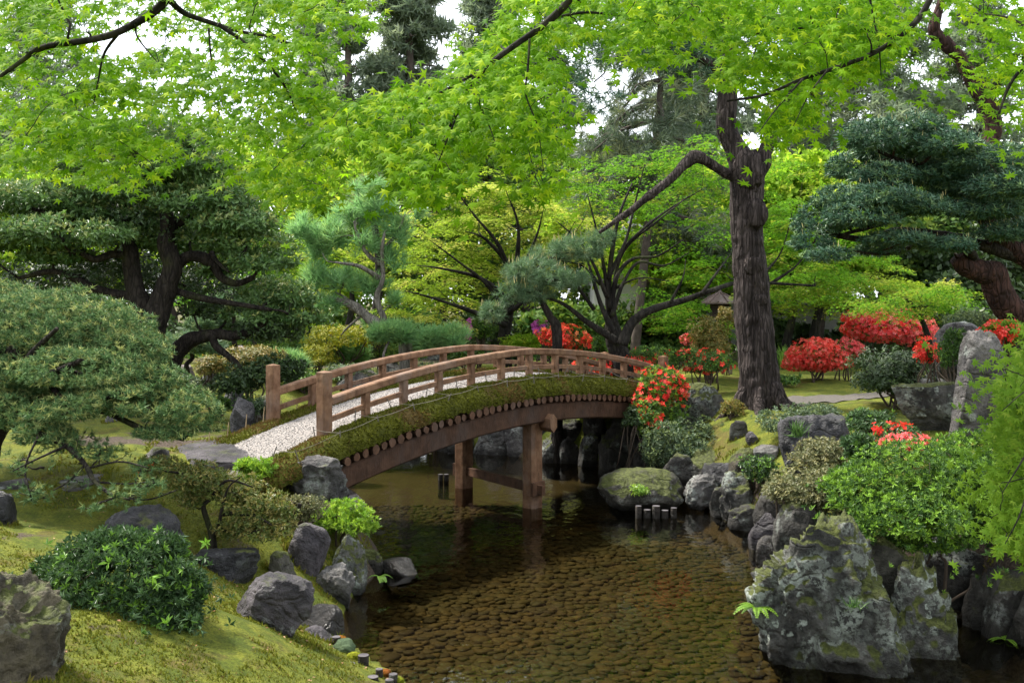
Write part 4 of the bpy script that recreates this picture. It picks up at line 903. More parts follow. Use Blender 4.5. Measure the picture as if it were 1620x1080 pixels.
# ------------------------------------------------------------------ trees behind
def broad_tree(label, px, top, rx, d, mat, n=5200, size=.11, name='forest_tree', bot=470, grp='trees closing the back of the garden', gap=.35, tm='far', tpl=None, lumps=16):
    g = at(px, 0, d); foot = np.array([g[0], d, float(height(np.array([g[0]]), np.array([d]))[0])])
    p = Plant(name, label, 'tree', foot, grp); cy = (top + bot) / 2; ry = (bot - top) / 2
    E = [ell(px, cy, rx * .55, ry * .7, d)]
    for j in range(lumps):
        a = rng.random() * 2 * np.pi; v = rng.uniform(-.85, .9); q = math.sqrt(max(0, 1 - v * v)) * .72
        E.append(ell(px + math.cos(a) * rx * q, cy - v * ry * .8, rx * rng.uniform(.25, .42), ry * rng.uniform(.14, .26), d + math.sin(a) * rx * q * d / F))
    tp = at(px, cy - ry * .5, d); p.trunk(wander(foot - UP * .2, tp, .03, 6), [rx * .05 * d / F + .06, .05], MBK[tm], 9, .2, 3)
    p.reach(np.array([e[:3] for e in E[1:]]), .6, .015, .05)
    P, D = sample(E, n, .55, .8, gap, 1.3); m = MB(); put(m, tpl or T_LEAF2, P, D, size, .3, .5, 0, (rng.random(len(P)) < .25) * .8)
    p.crown(m, [ML[mat]]); p.done(); return p
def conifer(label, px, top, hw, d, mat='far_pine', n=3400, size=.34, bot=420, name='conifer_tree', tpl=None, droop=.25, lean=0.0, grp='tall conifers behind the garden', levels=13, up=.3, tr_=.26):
    g = at(px, 0, d); foot = np.array([g[0], d, float(height(np.array([g[0]]), np.array([d]))[0])]); p = Plant(name, label, 'tree', foot, grp)
    tp = at(px + lean, top, d); tr = p.trunk(np.stack([foot - UP * .3, foot * .5 + tp * .5 + [.1, 0, 0], tp]), [tr_, tr_ * .7, .05], MBK['far'], 9, .2, 2)
    zb = at(0, bot, d)[2]; E = []; W = hw * d / F
    for q in range(levels):
        f = (q + .3) / levels; z = zb + (tp[2] - zb) * f; c = foot + (tp - foot) * ((z - foot[2]) / (tp[2] - foot[2])); L = W * (1 - f * .72) 
        for b in range(5):
            a = rng.random() * 2 * np.pi; l = L * rng.uniform(.55, 1.1); e = c + np.array([math.cos(a) * l, math.sin(a) * l, -droop * l + rng.normal(0, .15)]); p.limb(wander(c, e, .05, 4, .06), [.05, .012], 5, 0)
            for t_ in (.5, .8, 1.0):
                s_ = W * rng.uniform(.2, .36); E.append([*(c + (e - c) * t_ + rng.normal(0, .1, 3)), s_, s_, s_ * rng.uniform(.3, .5)])
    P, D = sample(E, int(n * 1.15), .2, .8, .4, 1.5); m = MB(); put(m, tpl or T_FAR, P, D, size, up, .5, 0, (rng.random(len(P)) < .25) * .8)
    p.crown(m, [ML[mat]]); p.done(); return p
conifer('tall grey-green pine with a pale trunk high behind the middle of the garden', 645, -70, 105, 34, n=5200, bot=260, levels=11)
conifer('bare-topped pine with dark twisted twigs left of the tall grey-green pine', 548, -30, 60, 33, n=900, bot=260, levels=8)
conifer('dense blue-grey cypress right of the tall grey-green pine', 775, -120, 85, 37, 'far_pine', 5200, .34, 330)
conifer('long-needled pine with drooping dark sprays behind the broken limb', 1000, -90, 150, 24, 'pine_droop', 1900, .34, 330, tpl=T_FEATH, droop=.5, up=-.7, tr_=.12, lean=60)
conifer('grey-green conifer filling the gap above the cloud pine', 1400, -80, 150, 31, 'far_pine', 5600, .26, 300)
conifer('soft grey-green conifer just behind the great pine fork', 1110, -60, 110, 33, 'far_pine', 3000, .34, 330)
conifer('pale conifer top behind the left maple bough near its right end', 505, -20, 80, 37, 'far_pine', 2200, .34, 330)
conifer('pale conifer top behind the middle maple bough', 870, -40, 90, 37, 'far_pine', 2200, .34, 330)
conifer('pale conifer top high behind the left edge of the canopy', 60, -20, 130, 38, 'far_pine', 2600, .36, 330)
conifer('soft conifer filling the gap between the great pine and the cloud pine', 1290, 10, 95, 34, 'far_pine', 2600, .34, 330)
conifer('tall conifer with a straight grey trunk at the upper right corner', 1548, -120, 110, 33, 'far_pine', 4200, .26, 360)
for i_, (px, top, rx, d, mt, n, bot, lb) in enumerate([
    (-40, 230, 150, 32, 'forest', 6000, 560, 'dark leafy tree at the far left behind the evergreen'), (90, 240, 130, 30, 'forest_y', 6000, 560, 'yellow-green tree behind the left evergreen'),
    (260, 270, 140, 31, 'forest', 6500, 560, 'mid green tree behind the twin dark trunks'), (400, 260, 130, 33, 'forest_y', 6500, 560, 'light green tree right of the left evergreen'),
    (535, 240, 110, 30, 'forest_y', 7500, 560, 'fresh yellow-green tree behind the feathery pine'), (690, 220, 130, 34, 'forest', 6500, 560, 'dark green tree behind the yellow-green maple'),
    (850, 240, 140, 33, 'forest', 6500, 560, 'leafy tree closing the view behind the yellow-green maple crown'), (1030, 250, 140, 27, 'forest_y', 8500, 500, 'bright yellow-green tree behind the dark-stemmed maple'),
    (1170, 270, 120, 29, 'forest', 6000, 500, 'green tree directly behind the great pine trunk'), (1290, 260, 110, 26, 'forest_y', 8000, 490, 'yellow-green tree between the great pine and the cloud pine'),
    (1420, 300, 130, 28, 'forest', 7000, 500, 'green tree under the cloud pine'), (1560, 330, 130, 27, 'dkgreen', 7000, 540, 'dark tree behind the red pine trunk'), (1690, 250, 140, 29, 'dkgreen', 5000, 560, 'dark tree at the far right edge')]):
    broad_tree(lb, px, top - 50, rx * 1.15, d, mt, int(n * .72), .20, bot=bot, lumps=22)
for i_, (px, top, rx, d, mt, lb) in enumerate([(-80, 120, 170, 40, 'forest', 'tall broadleaf tree far behind at the left edge'), (160, 150, 170, 41, 'forest_y', 'tall pale green tree far behind the left evergreen'), (330, 130, 150, 42, 'forest', 'tall green tree far behind the left maple bough'),
    (520, 200, 150, 40, 'forest_y', 'pale green tree far behind the feathery pine'), (620, 170, 130, 42, 'forest', 'tall green tree far behind between the two pines'), (760, 180, 150, 41, 'forest_y', 'tall fresh green tree far behind the yellow-green maple'), (930, 190, 150, 40, 'forest', 'tall green tree far behind the drooping pine'), (1090, 150, 140, 42, 'forest_y', 'tall light green tree far behind the great pine limb'),
    (1240, 210, 120, 40, 'forest', 'tall green tree far behind right of the great pine'), (1440, 190, 170, 41, 'forest', 'tall green tree far behind the cloud pine'), (1660, 150, 170, 40, 'forest', 'tall green tree far behind at the right edge')]):
    broad_tree(lb, px, top, rx, d, mt, 2700, .31, 'forest_tree', 520, gap=.25, lumps=22)
for i_, (px, top, rx, d, mt, bot, lb) in enumerate([(170, 480, 120, 24, 'dkgreen', 640, 'dark hedge-like bush under the left evergreen'), (400, 450, 110, 25, 'forest', 620, 'rounded green bush behind the olive shrub'),
    (600, 470, 110, 26, 'forest', 620, 'green thicket behind the leaning grey trunk'), (760, 480, 100, 26, 'dkgreen', 620, 'dark thicket under the yellow-green maple'), (910, 470, 100, 25, 'forest', 610, 'green thicket behind the orange-red azalea'),
    (1060, 440, 90, 26, 'forest', 600, 'low dark thicket before the white house'), (1235, 500, 60, 27, 'dkgreen', 590, 'dark bush right of the great pine trunk'), (1400, 450, 110, 26, 'dkgreen', 590, 'dark thicket behind the coral azalea'), (1540, 450, 110, 24, 'dkgreen', 600, 'deep green thicket beneath the red pine trunk')]):
    broad_tree(lb, px, top, rx, d, mt, 2300, .19, 'thicket_bush', bot, 'bushes closing the middle distance', .2)

# ------------------------------------------------------------------ maples of the middle distance
def pads(p, E, n, r, leaves, size, mat, tpl=T_TRI, young=.15, shell=.25, twig=True, flat=.1, jit=.35):
    C, D = sample(E, n, shell, .9); m = MB(); N = leaves
    rr = r * rng.uniform(.6, 1.25, len(C)); a = rng.random((len(C), N)) * 2 * np.pi; q = np.sqrt(rng.random((len(C), N)))
    wob = .65 + .7 * vnoise(np.stack([np.cos(a).ravel() * 1.3 + 9, np.sin(a).ravel() * 1.3 + 9, np.repeat(np.arange(len(C)) * 3.3, N)], 1)).reshape(a.shape)
    x, y = np.cos(a) * q * wob * rr[:, None], np.sin(a) * q * wob * rr[:, None] * .9; z = rng.normal(0, flat * r, a.shape) - .35 * (x ** 2 + y ** 2) / rr[:, None]
    P = (C[:, None] + np.stack([x, y, z], -1)).reshape(-1, 3); nr = np.stack([x / rr[:, None] * .5, y / rr[:, None] * .5, np.ones_like(x)], -1).reshape(-1, 3)
    tn = np.repeat(rng.random(len(C)) < young, N) * rng.random(len(P))
    put(m, tpl, P, norm(nr), size, .2, jit, 0, tn); p.crown(m, [ML[mat]])
    if twig: p.reach(C[rng.permutation(len(C))[:int(len(C) * .8)]], .55, .004, .07, .03)
def foot_at(px, d):
    x = (px - CX) / F * d; return np.array([x, d, float(height(np.array([x]), np.array([d]))[0])])
def pxl_(px, d): return np.stack([at(px, 540, d), at(px + 12, 480, d), at(px + 5, 420, d)])
# yellow-green maple, centre
p = Plant('maple_tree', 'wide layered yellow-green maple right of the feathery pine', 'tree', foot_at(800, 20.5), 'maples of the middle distance')
f = foot_at(800, 20.5); p.trunk(np.stack([f - UP * .2, at(798, 540, 20.5), at(805, 490, 20.5), at(815, 440, 20.5)]), [.17, .13, .11, .07], MBK['maple'])
for L in ([(800, 470), (760, 440), (700, 425), (660, 420)], [(815, 430), (770, 380), (735, 365)], [(830, 440), (880, 400), (910, 350)], [(803, 500), (770, 450), (720, 410), (680, 380)], [(808, 480), (830, 420), (850, 370), (860, 330)], [(812, 450), (790, 390), (750, 340), (720, 300)], [(805, 495), (860, 450), (900, 420)], [(800, 515), (740, 490), (680, 470), (640, 460)], [(815, 440), (820, 360), (800, 300)]):
    p.limb(np.stack([at(x, y, 20.0 - .5 * k_) for k_, (x, y) in enumerate(L)]), [.06, .03, .006])
E = [ell(780, 400, 150, 110, 21.2, 1.6), ell(700, 430, 90, 80, 20.6, 1.2), ell(860, 360, 100, 80, 21.2, 1.3), ell(680, 490, 70, 40, 20, .8), ell(760, 310, 110, 60, 21.4, 1.3)]
pads(p, E, 150, .52, 170, .062, 'maple_mid', T_TRI, .35, flat=.045, jit=.25); p.done()
# dark multi-stemmed maple
p = Plant('maple_tree', 'green maple with dark fanning stems and a long limb crossing behind the great pine', 'tree', foot_at(988, 18), 'maples of the middle distance')
f = foot_at(988, 18); D_ = 18.0
p.trunk(np.stack([f - UP * .2, at(985, 575, D_), at(976, 545, D_), at(968, 520, D_), at(966, 490, D_)]), [.21, .17, .155, .14, .09], MBK['maple'], 16, .3, 3)
for L, r in (([(968, 515), (962, 470), (968, 400), (980, 340), (1000, 290)], .075), ([(970, 525), (950, 480), (935, 430), (925, 400)], .06), ([(966, 500), (975, 440), (1000, 410), (1040, 405), (1080, 380)], .055),
             ([(978, 540), (930, 510), (890, 480), (850, 468)], .075), ([(965, 490), (955, 420), (945, 370), (930, 310)], .05), ([(984, 545), (1000, 510), (1030, 490), (1080, 475), (1130, 458), (1175, 445), (1220, 448), (1290, 452)], .10),
             ([(1110, 465), (1135, 430), (1160, 395)], .04), ([(980, 400), (1020, 360), (1060, 330), (1110, 300)], .04), ([(966, 480), (985, 400), (1040, 350), (1090, 310)], .04), ([(1220, 448), (1260, 420), (1290, 380)], .035), ([(1200, 440), (1235, 400), (1255, 330)], .03), ([(940, 490), (905, 440), (885, 400)], .04), ([(968, 500), (985, 450), (1010, 415), (1050, 420), (1090, 400)], .045), ([(960, 470), (940, 420), (915, 380), (880, 350)], .04), ([(962, 440), (990, 380), (1005, 320), (1020, 260)], .04), ([(1060, 480), (1080, 440), (1085, 410)], .03), ([(966, 460), (1010, 440), (1060, 445)], .03), ([(950, 450), (920, 420), (870, 410)], .03)):
    p.limb(np.stack([at(x, y, D_ - .15 + (1.0 if x > 1150 else 0) + rng.uniform(-.3, .1)) for x, y in L]), [r, r * .65, r * .4, r * .2], 9, .2, True)
E = [ell(1000, 290, 130, 60, 19.3, 1.3), ell(1090, 330, 110, 80, 19.6, 1.3), ell(920, 280, 70, 50, 19, 1), ell(1250, 330, 110, 80, 19.6, 1.3), ell(1260, 440, 90, 50, 19.6, 1.1), ell(1080, 430, 90, 45, 19.6, .9), ell(1060, 250, 100, 40, 19, 1.2), ell(1350, 440, 80, 45, 19.4, 1)]
pads(p, E, 170, .50, 135, .058, 'maple_green', T_TRI, .2, flat=.045, jit=.25); p.done()
for px, mt, dd, E, lb in ((545, 'maple_mid', 25, [(520, 420, 80, 50), (600, 440, 70, 50), (470, 470, 60, 40), (650, 380, 60, 50)], 'soft yellow-green maple seen through the feathery pine'), (1245, 'maple_green', 23.5, [(1240, 380, 80, 60), (1310, 400, 70, 40), (1200, 460, 60, 40)], 'soft green maple behind the great pine trunk'), (410, 'maple_green', 21, [(400, 440, 70, 30), (440, 380, 60, 40), (350, 470, 60, 26)], 'green maple glimpsed between the evergreen pads')):
    p = Plant('maple_tree', lb, 'tree', foot_at(px, dd), 'maples of the middle distance'); f = foot_at(px, dd); p.trunk(np.concatenate([[f], pxl_(px, dd)]), [.12, .1, .07, .03], MBK['maple']); pads(p, [ell(a, b, c, e, dd + .4, .9) for a, b, c, e in E], 75, .5, 110, .075, mt, T_TRI, .25, flat=.05, jit=.25); p.done()
# weeping green maple by the lantern, low maples
p = Plant('maple_tree', 'small weeping maple before the lantern', 'tree', foot_at(1120, 20), 'maples of the middle distance'); f = foot_at(1120, 20)
p.trunk(np.stack([f, at(1110, 560, 20), at(1100, 520, 20)]), [.06, .05, .03], MBK['maple']); pads(p, [ell(1085, 510, 65, 24, 20, .6), ell(1130, 545, 45, 30, 19.6, .5), ell(1060, 480, 50, 20, 20.4, .6)], 60, .28, 90, .045, 'maple_green', T_TRI, .1); p.done()
p = Plant('maple_tree', 'low bright maple under the cloud pine behind the coral azalea', 'tree', foot_at(1290, 23), 'maples of the middle distance'); f = foot_at(1290, 23)
p.trunk(np.stack([f, at(1288, 530, 23), at(1295, 490, 23), at(1290, 460, 23)]), [.13, .11, .09, .05], MBK['maple']); pads(p, [ell(1300, 470, 90, 45, 23, 1), ell(1420, 460, 110, 40, 23, 1.2), ell(1250, 440, 60, 40, 23, .8)], 110, .38, 95, .06, 'maple_mid', T_TRI, .2); p.done()
p = Plant('maple_tree', 'fine-leaved maple hanging over the top of the coral azalea', 'tree', foot_at(1480, 17.2), 'maples of the middle distance'); f = foot_at(1480, 17.2)
p.trunk(np.stack([f, at(1470, 540, 17.2), at(1450, 490, 17.2), at(1430, 470, 17.2)]), [.06, .05, .04, .02], MBK['maple']); pads(p, [ell(1420, 485, 80, 18, 17, .5), ell(1490, 470, 60, 22, 17, .5)], 55, .3, 90, .042, 'maple_green', T_TRI, .25); p.done()

# ------------------------------------------------------------------ the great pine trunk
D_ = 15.5; f = foot_at(1204, D_); pg = Plant('pine_tree', 'great old pine with a thick scaly trunk and a broken limb bent to the left', 'tree', f)
pp = [(1206, 672), (1205, 650), (1203, 622), (1198, 560), (1192, 500), (1188, 440), (1183, 390), (1180, 340), (1181, 300), (1180, 268), (1166, 238), (1150, 205), (1150, 165), (1152, 120), (1148, 60), (1150, -20), (1160, -120), (1150, -260)]
rr = [40, 35, 32, 29.5, 28, 27, 24.5, 24.5, 27, 25.5, 19, 16, 15, 15, 14, 13, 11, 6]
m = MB(); C = catmull(np.stack([at(x, y, D_) for x, y in pp]), 260); R = np.interp(np.linspace(0, 1, 260), np.linspace(0, 1, len(rr)), np.array(rr) * D_ / F); SEG = 56
a = np.linspace(0, 2 * np.pi, SEG, endpoint=False); Dv = np.stack([np.cos(a), np.sin(a), a * 0], 1)[None]
Vt = C[:, None] + Dv * R[:, None, None]
q = (Vt * np.array([8, 8, 4.2])).reshape(-1, 3); pl = fbm(q, 4, True).reshape(260, SEG); big = fbm((Vt * 1.6).reshape(-1, 3), 3).reshape(260, SEG) - .5
fl = smooth(.35, 0, np.linspace(0, 1, 260) * 5)[:, None] * (np.cos(a * 5 + 1)[None] * .10)
Vt = Vt + Dv * (R[:, None] * ((pl - .62) * .24 + big * .16 + fl))[:, :, None]
i = np.arange(259)[:, None] * SEG + np.arange(SEG)[None]; j = np.arange(259)[:, None] * SEG + (np.arange(SEG)[None] + 1) % SEG
m.add(Vt.reshape(-1, 3), np.stack([i, j, j + SEG, i + SEG], -1).reshape(-1, 4)); pg.tm = MBK['pine']; GT = m.build('trunk', MBK['pine'], pg.root, True); pg.nodes.append((C, R))
def pxl(L, d0, d1=None): n = len(L); d1 = d1 if d1 else d0; return np.stack([at(x, y, d0 + (d1 - d0) * k / max(1, n - 1)) for k, (x, y) in enumerate(L)])
for nm, L, r, d1 in (('broken_limb', [(1185, 286), (1158, 278), (1135, 266), (1116, 254), (1100, 249), (1082, 262), (1060, 284), (1030, 308), (995, 335), (948, 368)], [11, 8, 7, 7.5, 10, 8.5, 7.5, 6.5, 5, 2.5], 14.9),
                     ('limb', [(1186, 290), (1203, 262), (1214, 230), (1228, 195), (1250, 150), (1290, 110)], [16, 14, 12, 10, 8, 5], 15.3), ('limb', [(1150, 130), (1120, 100), (1070, 80), (1010, 70)], [9, 7, 5, 3], 15.0), ('limb', [(1150, 60), (1190, 40), (1240, 30)], [8, 6, 4], 15.6)):
    m = MB(); tube(pxl(L, D_, d1), np.array(r) * D_ / F, len(L) * 9, 18, .35, 6, m); m.build(nm, MBK['pine'], pg.root, True); Lc = pxl(L, D_, d1); pg.nodes.append((catmull(Lc, 30), np.interp(np.linspace(0, 1, 30), np.linspace(0, 1, len(r)), np.array(r) * D_ / F)))
for a_, l_ in ((2.2, .75), (3.4, .8), (4.4, .7), (5.3, .85), (6.2, .7), (.6, .8)):
    b = foot_at(1204, D_); e = b + np.array([math.cos(a_), math.sin(a_), 0]) * l_; e[2] = float(height(np.array([e[0]]), np.array([e[1]]))[0]) - .05; mid = b + (e - b) * .5; mid[2] = b[2] + .06
    m = MB(); tube(np.stack([b + np.array([math.cos(a_), math.sin(a_), 0]) * .2 + UP * .32, mid, e]), [.13, .085, .03], 14, 10, .35, 6, m); m.build('root', MBK['pine'], pg.root, True)
V0, F0 = ico(3)
for x, y, r, sz in ((1191, 421, 14, 1.2), (1198, 338, 15, 1.5), (1186, 268, 24, 1.2), (1202, 474, 11, .8)):      # burls and knots
    c = at(x, y, D_ - 24 * D_ / F); V = V0 * r * D_ / F * np.array([1, .34, sz]) * (1 + (fbm(V0 * 2.2 + x, 4, True)[:, None] - .6) * .8); MB().add(V + c, F0).build('burl', MBK['pine'], GT, True)
E = [ell(1010, 60, 90, 30, 15, .8), ell(1080, 90, 80, 35, 15.3, .8), ell(940, 130, 50, 60, 15, .6), ell(1290, 110, 60, 25, 15.4, .6), ell(1240, 40, 80, 30, 15.6, .8), ell(1150, -40, 150, 50, 15.6, 1.5), ell(1130, 60, 60, 30, 15.8, .5)]
P, Dd = sample(E, 1500, .3, .8, .4); m = MB(); put(m, T_TUFTS, P, Dd, .13, .3, .5, 0, (rng.random(len(P)) < .2) * .6); pg.reach(np.array([e[:3] for e in E]), .6, .01, .08); pg.reach(P[::14], .5, .004, .08, 0, .3); pg.crown(m, [ML['pine_blue']]); pg.done()
# ------------------------------------------------------------------ left evergreen with twin trunks
D_ = 14.2; p = Plant('evergreen_tree', 'large spreading evergreen with two dark leaning trunks and clipped leaf pads', 'tree', foot_at(232, D_))
f = foot_at(232, D_); p.trunk(np.stack([f - UP * .2, at(236, 600, D_), at(238, 530, D_), at(230, 495, D_), at(215, 465, D_), at(208, 425, D_), at(206, 398, D_), at(195, 340, D_)]), [.26, .22, .2, .17, .14, .125, .11, .05], MBK['dark'], 16, .3, 3)
m = MB(); L = pxl([(236, 530), (250, 490), (266, 450), (272, 420), (262, 385), (265, 350), (255, 300)], D_ - .1); tube(L, [.19, .16, .15, .13, .12, .1, .05], 44, 16, .3, 4, m); m.build('trunk', MBK['dark'], p.root, True); p.nodes.append((catmull(L, 30), np.linspace(.17, .05, 30)))
for L, r in (([(272, 425), (300, 405), (335, 415), (350, 438), (375, 448), (402, 438)], .085), ([(207, 408), (180, 402), (150, 410), (125, 398), (110, 402)], .065), ([(266, 455), (310, 470), (370, 480), (430, 490)], .06), ([(215, 470), (160, 460), (90, 430), (30, 440)], .07), ([(335, 400), (345, 415), (362, 430)], .035), ([(268, 360), (320, 340), (380, 350)], .06), ([(200, 370), (120, 350), (50, 330)], .06), ([(255, 310), (280, 270), (270, 230)], .05)):
    p.limb(pxl(L, D_, D_ - rng.uniform(-.3, .5)), [r, r * .8, r * .4], 9, .3, True)
E = []
for px, py, rx, ry in [(40, 318, 120, 30), (150, 338, 110, 32), (95, 372, 120, 30), (210, 305, 90, 30), (320, 320, 85, 30), (300, 265, 90, 35), (180, 262, 110, 35), (240, 222, 100, 30), (300, 385, 90, 24), (390, 392, 80, 30), (420, 415, 55, 22), (370, 355, 70, 28), (90, 405, 60, 18), (440, 470, 70, 34), (480, 500, 45, 22), (400, 500, 50, 22), (-40, 380, 80, 40), (210, 355, 70, 24), (350, 430, 40, 14)]:
    E.append(ell(px, py, rx, ry, D_ + rng.uniform(-.8, .5), rx * .75 * D_ / F))
P, Dd = sample(E, 15000, .5, .5, .35, 2.6); m = MB(); put(m, T_ROS5, P, Dd, .095, .7, .4, 0, (rng.random(len(P)) < .25) * (.4 + .6 * rng.random(len(P))) * (Dd[:, 2] > 0))
E2 = [ell(100, 445, 150, 35, D_ + .8), ell(300, 450, 120, 30, D_ + 1.2), ell(30, 480, 90, 30, D_ + .6), ell(250, 350, 200, 60, D_ + 1), ell(160, 420, 120, 25, D_ + 1)]
P2, D2 = sample(E2, 5000, .3, .8, .4, 2.0); put(m, T_SIMP, P2, D2, .085, .4, .5, 1, 0.0)
p.reach(np.array([e[:3] for e in E + E2]), .6, .02, .08); p.reach(P[::110], .5, .004, .08)
p.crown(m, [ML['broad'], ML['dkgreen']]); p.done()
D_ = 14.6; p = Plant('evergreen_tree', 'low leaning evergreen limb arching over the stones beside the bridge post', 'tree', foot_at(268, D_))
p.trunk(np.concatenate([[foot_at(262, D_) - UP * .1], pxl([(272, 580), (284, 552), (310, 535), (345, 528), (372, 530), (400, 522), (430, 500)], D_, D_ - .3)]), [.14, .13, .12, .10, .09, .07, .05, .03], MBK['dark'], 12, .35, 5)
p.limb(pxl([(335, 530), (342, 548), (362, 564), (380, 580), (390, 596)], D_ - .2), [.07, .05, .03], 8, .3, True)
E = [ell(395, 600, 50, 24, D_ - .5), ell(432, 590, 36, 30, D_ - .5), ell(360, 610, 30, 16, D_ - .6), ell(430, 520, 60, 22, D_), ell(330, 490, 50, 16, D_), ell(470, 590, 30, 20, D_ - .3)]
P, Dd = sample(E, 1700, .3, .8, .35, 2.5); m = MB(); put(m, T_ROS5, P, Dd, .08, .5, .5, 0, (rng.random(len(P)) < .15) * .6); p.reach(P[::30], .5, .004, .08); p.crown(m, [ML['dkgreen']]); p.done()

# ------------------------------------------------------------------ pines
def needles(p, E, n, size, mat, tpl=T_TUFT, candles=0.0, lower=.35, up=.6, gap=.3, young=.3, shell=.6, jit=.35, cs=.05, twigs=40, gf=3.0):
    P, Dd = sample(E, n, shell, lower, gap, gf); m = MB(); put(m, tpl, P, Dd, size, up, jit, 0, (rng.random(len(P)) < young) * rng.random(len(P)))
    if candles:
        s_ = (rng.random(len(P)) < candles) & (Dd[:, 2] > .25); Q = P[s_] + norm(Dd[s_] + [0, 0, up]) * size * .6; dr = norm(np.array([[0, 0, 1.0]]) + rng.normal(0, .14, Q.shape)); m.scatter(T_CANDLE, Q, frames(dr), rng.uniform(cs * .5, cs * 1.3, len(Q)), 1)
    p.reach(np.array([e[:3] for e in np.asarray(E)]), .6, .012, .07); 
    if twigs: p.reach(P[::twigs], .5, .004, .08)
    p.crown(m, [ML[mat], ML['candle']])
# front left mounded pine
D_ = 9.2; f = foot_at(-30, D_); p = Plant('pine_shrub', 'broad mounded grey-green pine with pale candle tips at the left edge', 'tree', f)
p.trunk(np.concatenate([[f - UP * .1], pxl([(-20, 700), (15, 640), (40, 600), (30, 570), (-10, 540)], D_)]), [.13, .12, .11, .10, .08, .05], MBK['dark'], 12, .35, 5)
for L, r in (([(40, 605), (70, 595), (95, 585), (130, 570)], .05), ([(30, 620), (80, 640), (160, 650), (230, 680), (290, 695)], .04), ([(35, 600), (50, 560), (90, 520)], .045), ([(10, 645), (60, 650), (130, 640), (200, 620)], .035), ([(70, 595), (100, 640), (90, 680)], .03)):
    p.limb(pxl(L, D_, D_ - .5), [r, r * .7, r * .4], 8, .3, True)
E = [ell(30, 530, 150, 60, 9.6), ell(150, 540, 100, 58, 9.5), ell(90, 510, 120, 55, 9.9), ell(205, 565, 70, 45, 9.3), ell(235, 610, 70, 38, 9.1), ell(130, 590, 110, 40, 8.9), ell(285, 650, 62, 38, 8.8), ell(200, 640, 80, 32, 8.7), ell(320, 672, 34, 22, 8.8), ell(-20, 475, 80, 34, 10.2), ell(110, 650, 70, 24, 8.6), ell(20, 660, 60, 36, 8.8), ell(-10, 600, 70, 40, 9), ell(260, 685, 50, 14, 8.7), ell(70, 690, 50, 22, 8.6), ell(60, 600, 120, 55, 9.5), ell(180, 610, 110, 55, 9.4), ell(110, 560, 150, 60, 9.8), ell(0, 640, 60, 40, 9.1)]
needles(p, E, 25000, .050, 'pine_front', T_TUFTN, .14, .5, .85, .55, .3, .62, .25, .03, 170, 6); p.done()
# its creeping low branch over the moss
p = Plant('pine_branch', 'thin creeping pine branch with sparse needle tufts hanging low over the moss', 'branch', at(70, 690, 8.7))
p.trunk(pxl([(60, 685), (105, 705), (135, 735), (150, 762), (178, 782), (205, 790)], 8.6, 7.9), [.028, .024, .02, .016, .008], MBK['dark'], 8, .4, 12, name='stem')
for L in ([(135, 735), (110, 760), (85, 775)], [(105, 705), (60, 725), (20, 745)], [(150, 762), (200, 765), (250, 760)], [(170, 780), (230, 790), (280, 775)], [(60, 690), (40, 740), (50, 790)], [(140, 740), (190, 730), (235, 740)]): p.limb(pxl(L, 8.4, 8.1), [.012, .008, .005], 6, .2)
E = [ell(70, 740, 50, 20, 8.3), ell(60, 775, 40, 22, 8.2), ell(110, 765, 30, 16, 8.2), ell(185, 785, 40, 22, 7.9), ell(245, 765, 40, 18, 8), ell(160, 715, 50, 16, 8.5), ell(225, 738, 30, 12, 8.3), ell(30, 725, 40, 16, 8.5), ell(110, 700, 60, 20, 8.6), ell(150, 800, 24, 12, 7.8)]
needles(p, E, 620, .05, 'pine_front', T_TUFT, 0, .9, .5, .2, .2, .0, .6, .04, 3); p.done()
# cloud pine on the right
D_ = 13.3; f = foot_at(1690, D_); p = Plant('pine_tree', 'dark blue-green cloud pine with upright candles and a twisting red trunk', 'tree', f)
p.trunk(np.concatenate([[f - UP * .2], pxl([(1660, 560), (1632, 505), (1600, 490), (1580, 460), (1572, 435), (1548, 428), (1528, 424), (1514, 408)], D_, 13.0)]), [.24, .21, .20, .19, .175, .16, .145, .13, .10], MBK['red'], 20, .3, 4, 60)
for nm, L, r in (('trunk', [(1680, 520), (1650, 430), (1610, 400), (1575, 375), (1562, 340), (1560, 290), (1556, 245), (1572, 205), (1560, 160), (1540, 130), (1520, 92), (1492, 66), (1478, 48), (1484, 20), (1500, -30)], [.2, .16, .14, .13, .12, .12, .13, .13, .12, .10, .09, .09, .08, .06, .04]),
     ('limb', [(1610, 405), (1540, 385), (1480, 372), (1420, 366), (1370, 378), (1320, 372), (1290, 368)], [.10, .08, .065, .055, .04, .03, .015]), ('limb', [(1570, 370), (1540, 330), (1490, 322), (1440, 335), (1400, 352), (1330, 372)], [.10, .07, .06, .05, .035, .02]), ('limb', [(1545, 425), (1540, 408), (1536, 396)], [.07, .06, .05]),
     ('limb', [(1560, 260), (1500, 262), (1440, 258), (1390, 240)], [.06, .05, .035, .02]), ('limb', [(1480, 372), (1430, 395), (1390, 402), (1340, 395)], [.04, .03, .02, .012]), ('limb', [(1565, 150), (1600, 95), (1640, 60)], [.06, .05, .03])):
    m = MB(); Lc = pxl(L, D_, D_ - (.6 if nm == 'limb' else 0)); tube(Lc, r, len(L) * 8, 14, .4, 5, m); m.build(nm, MBK['red'] if nm == 'trunk' else MBK['dark'], p.root, True); p.nodes.append((catmull(Lc, 40), np.interp(np.linspace(0, 1, 40), np.linspace(0, 1, len(r)), r)))
E = []
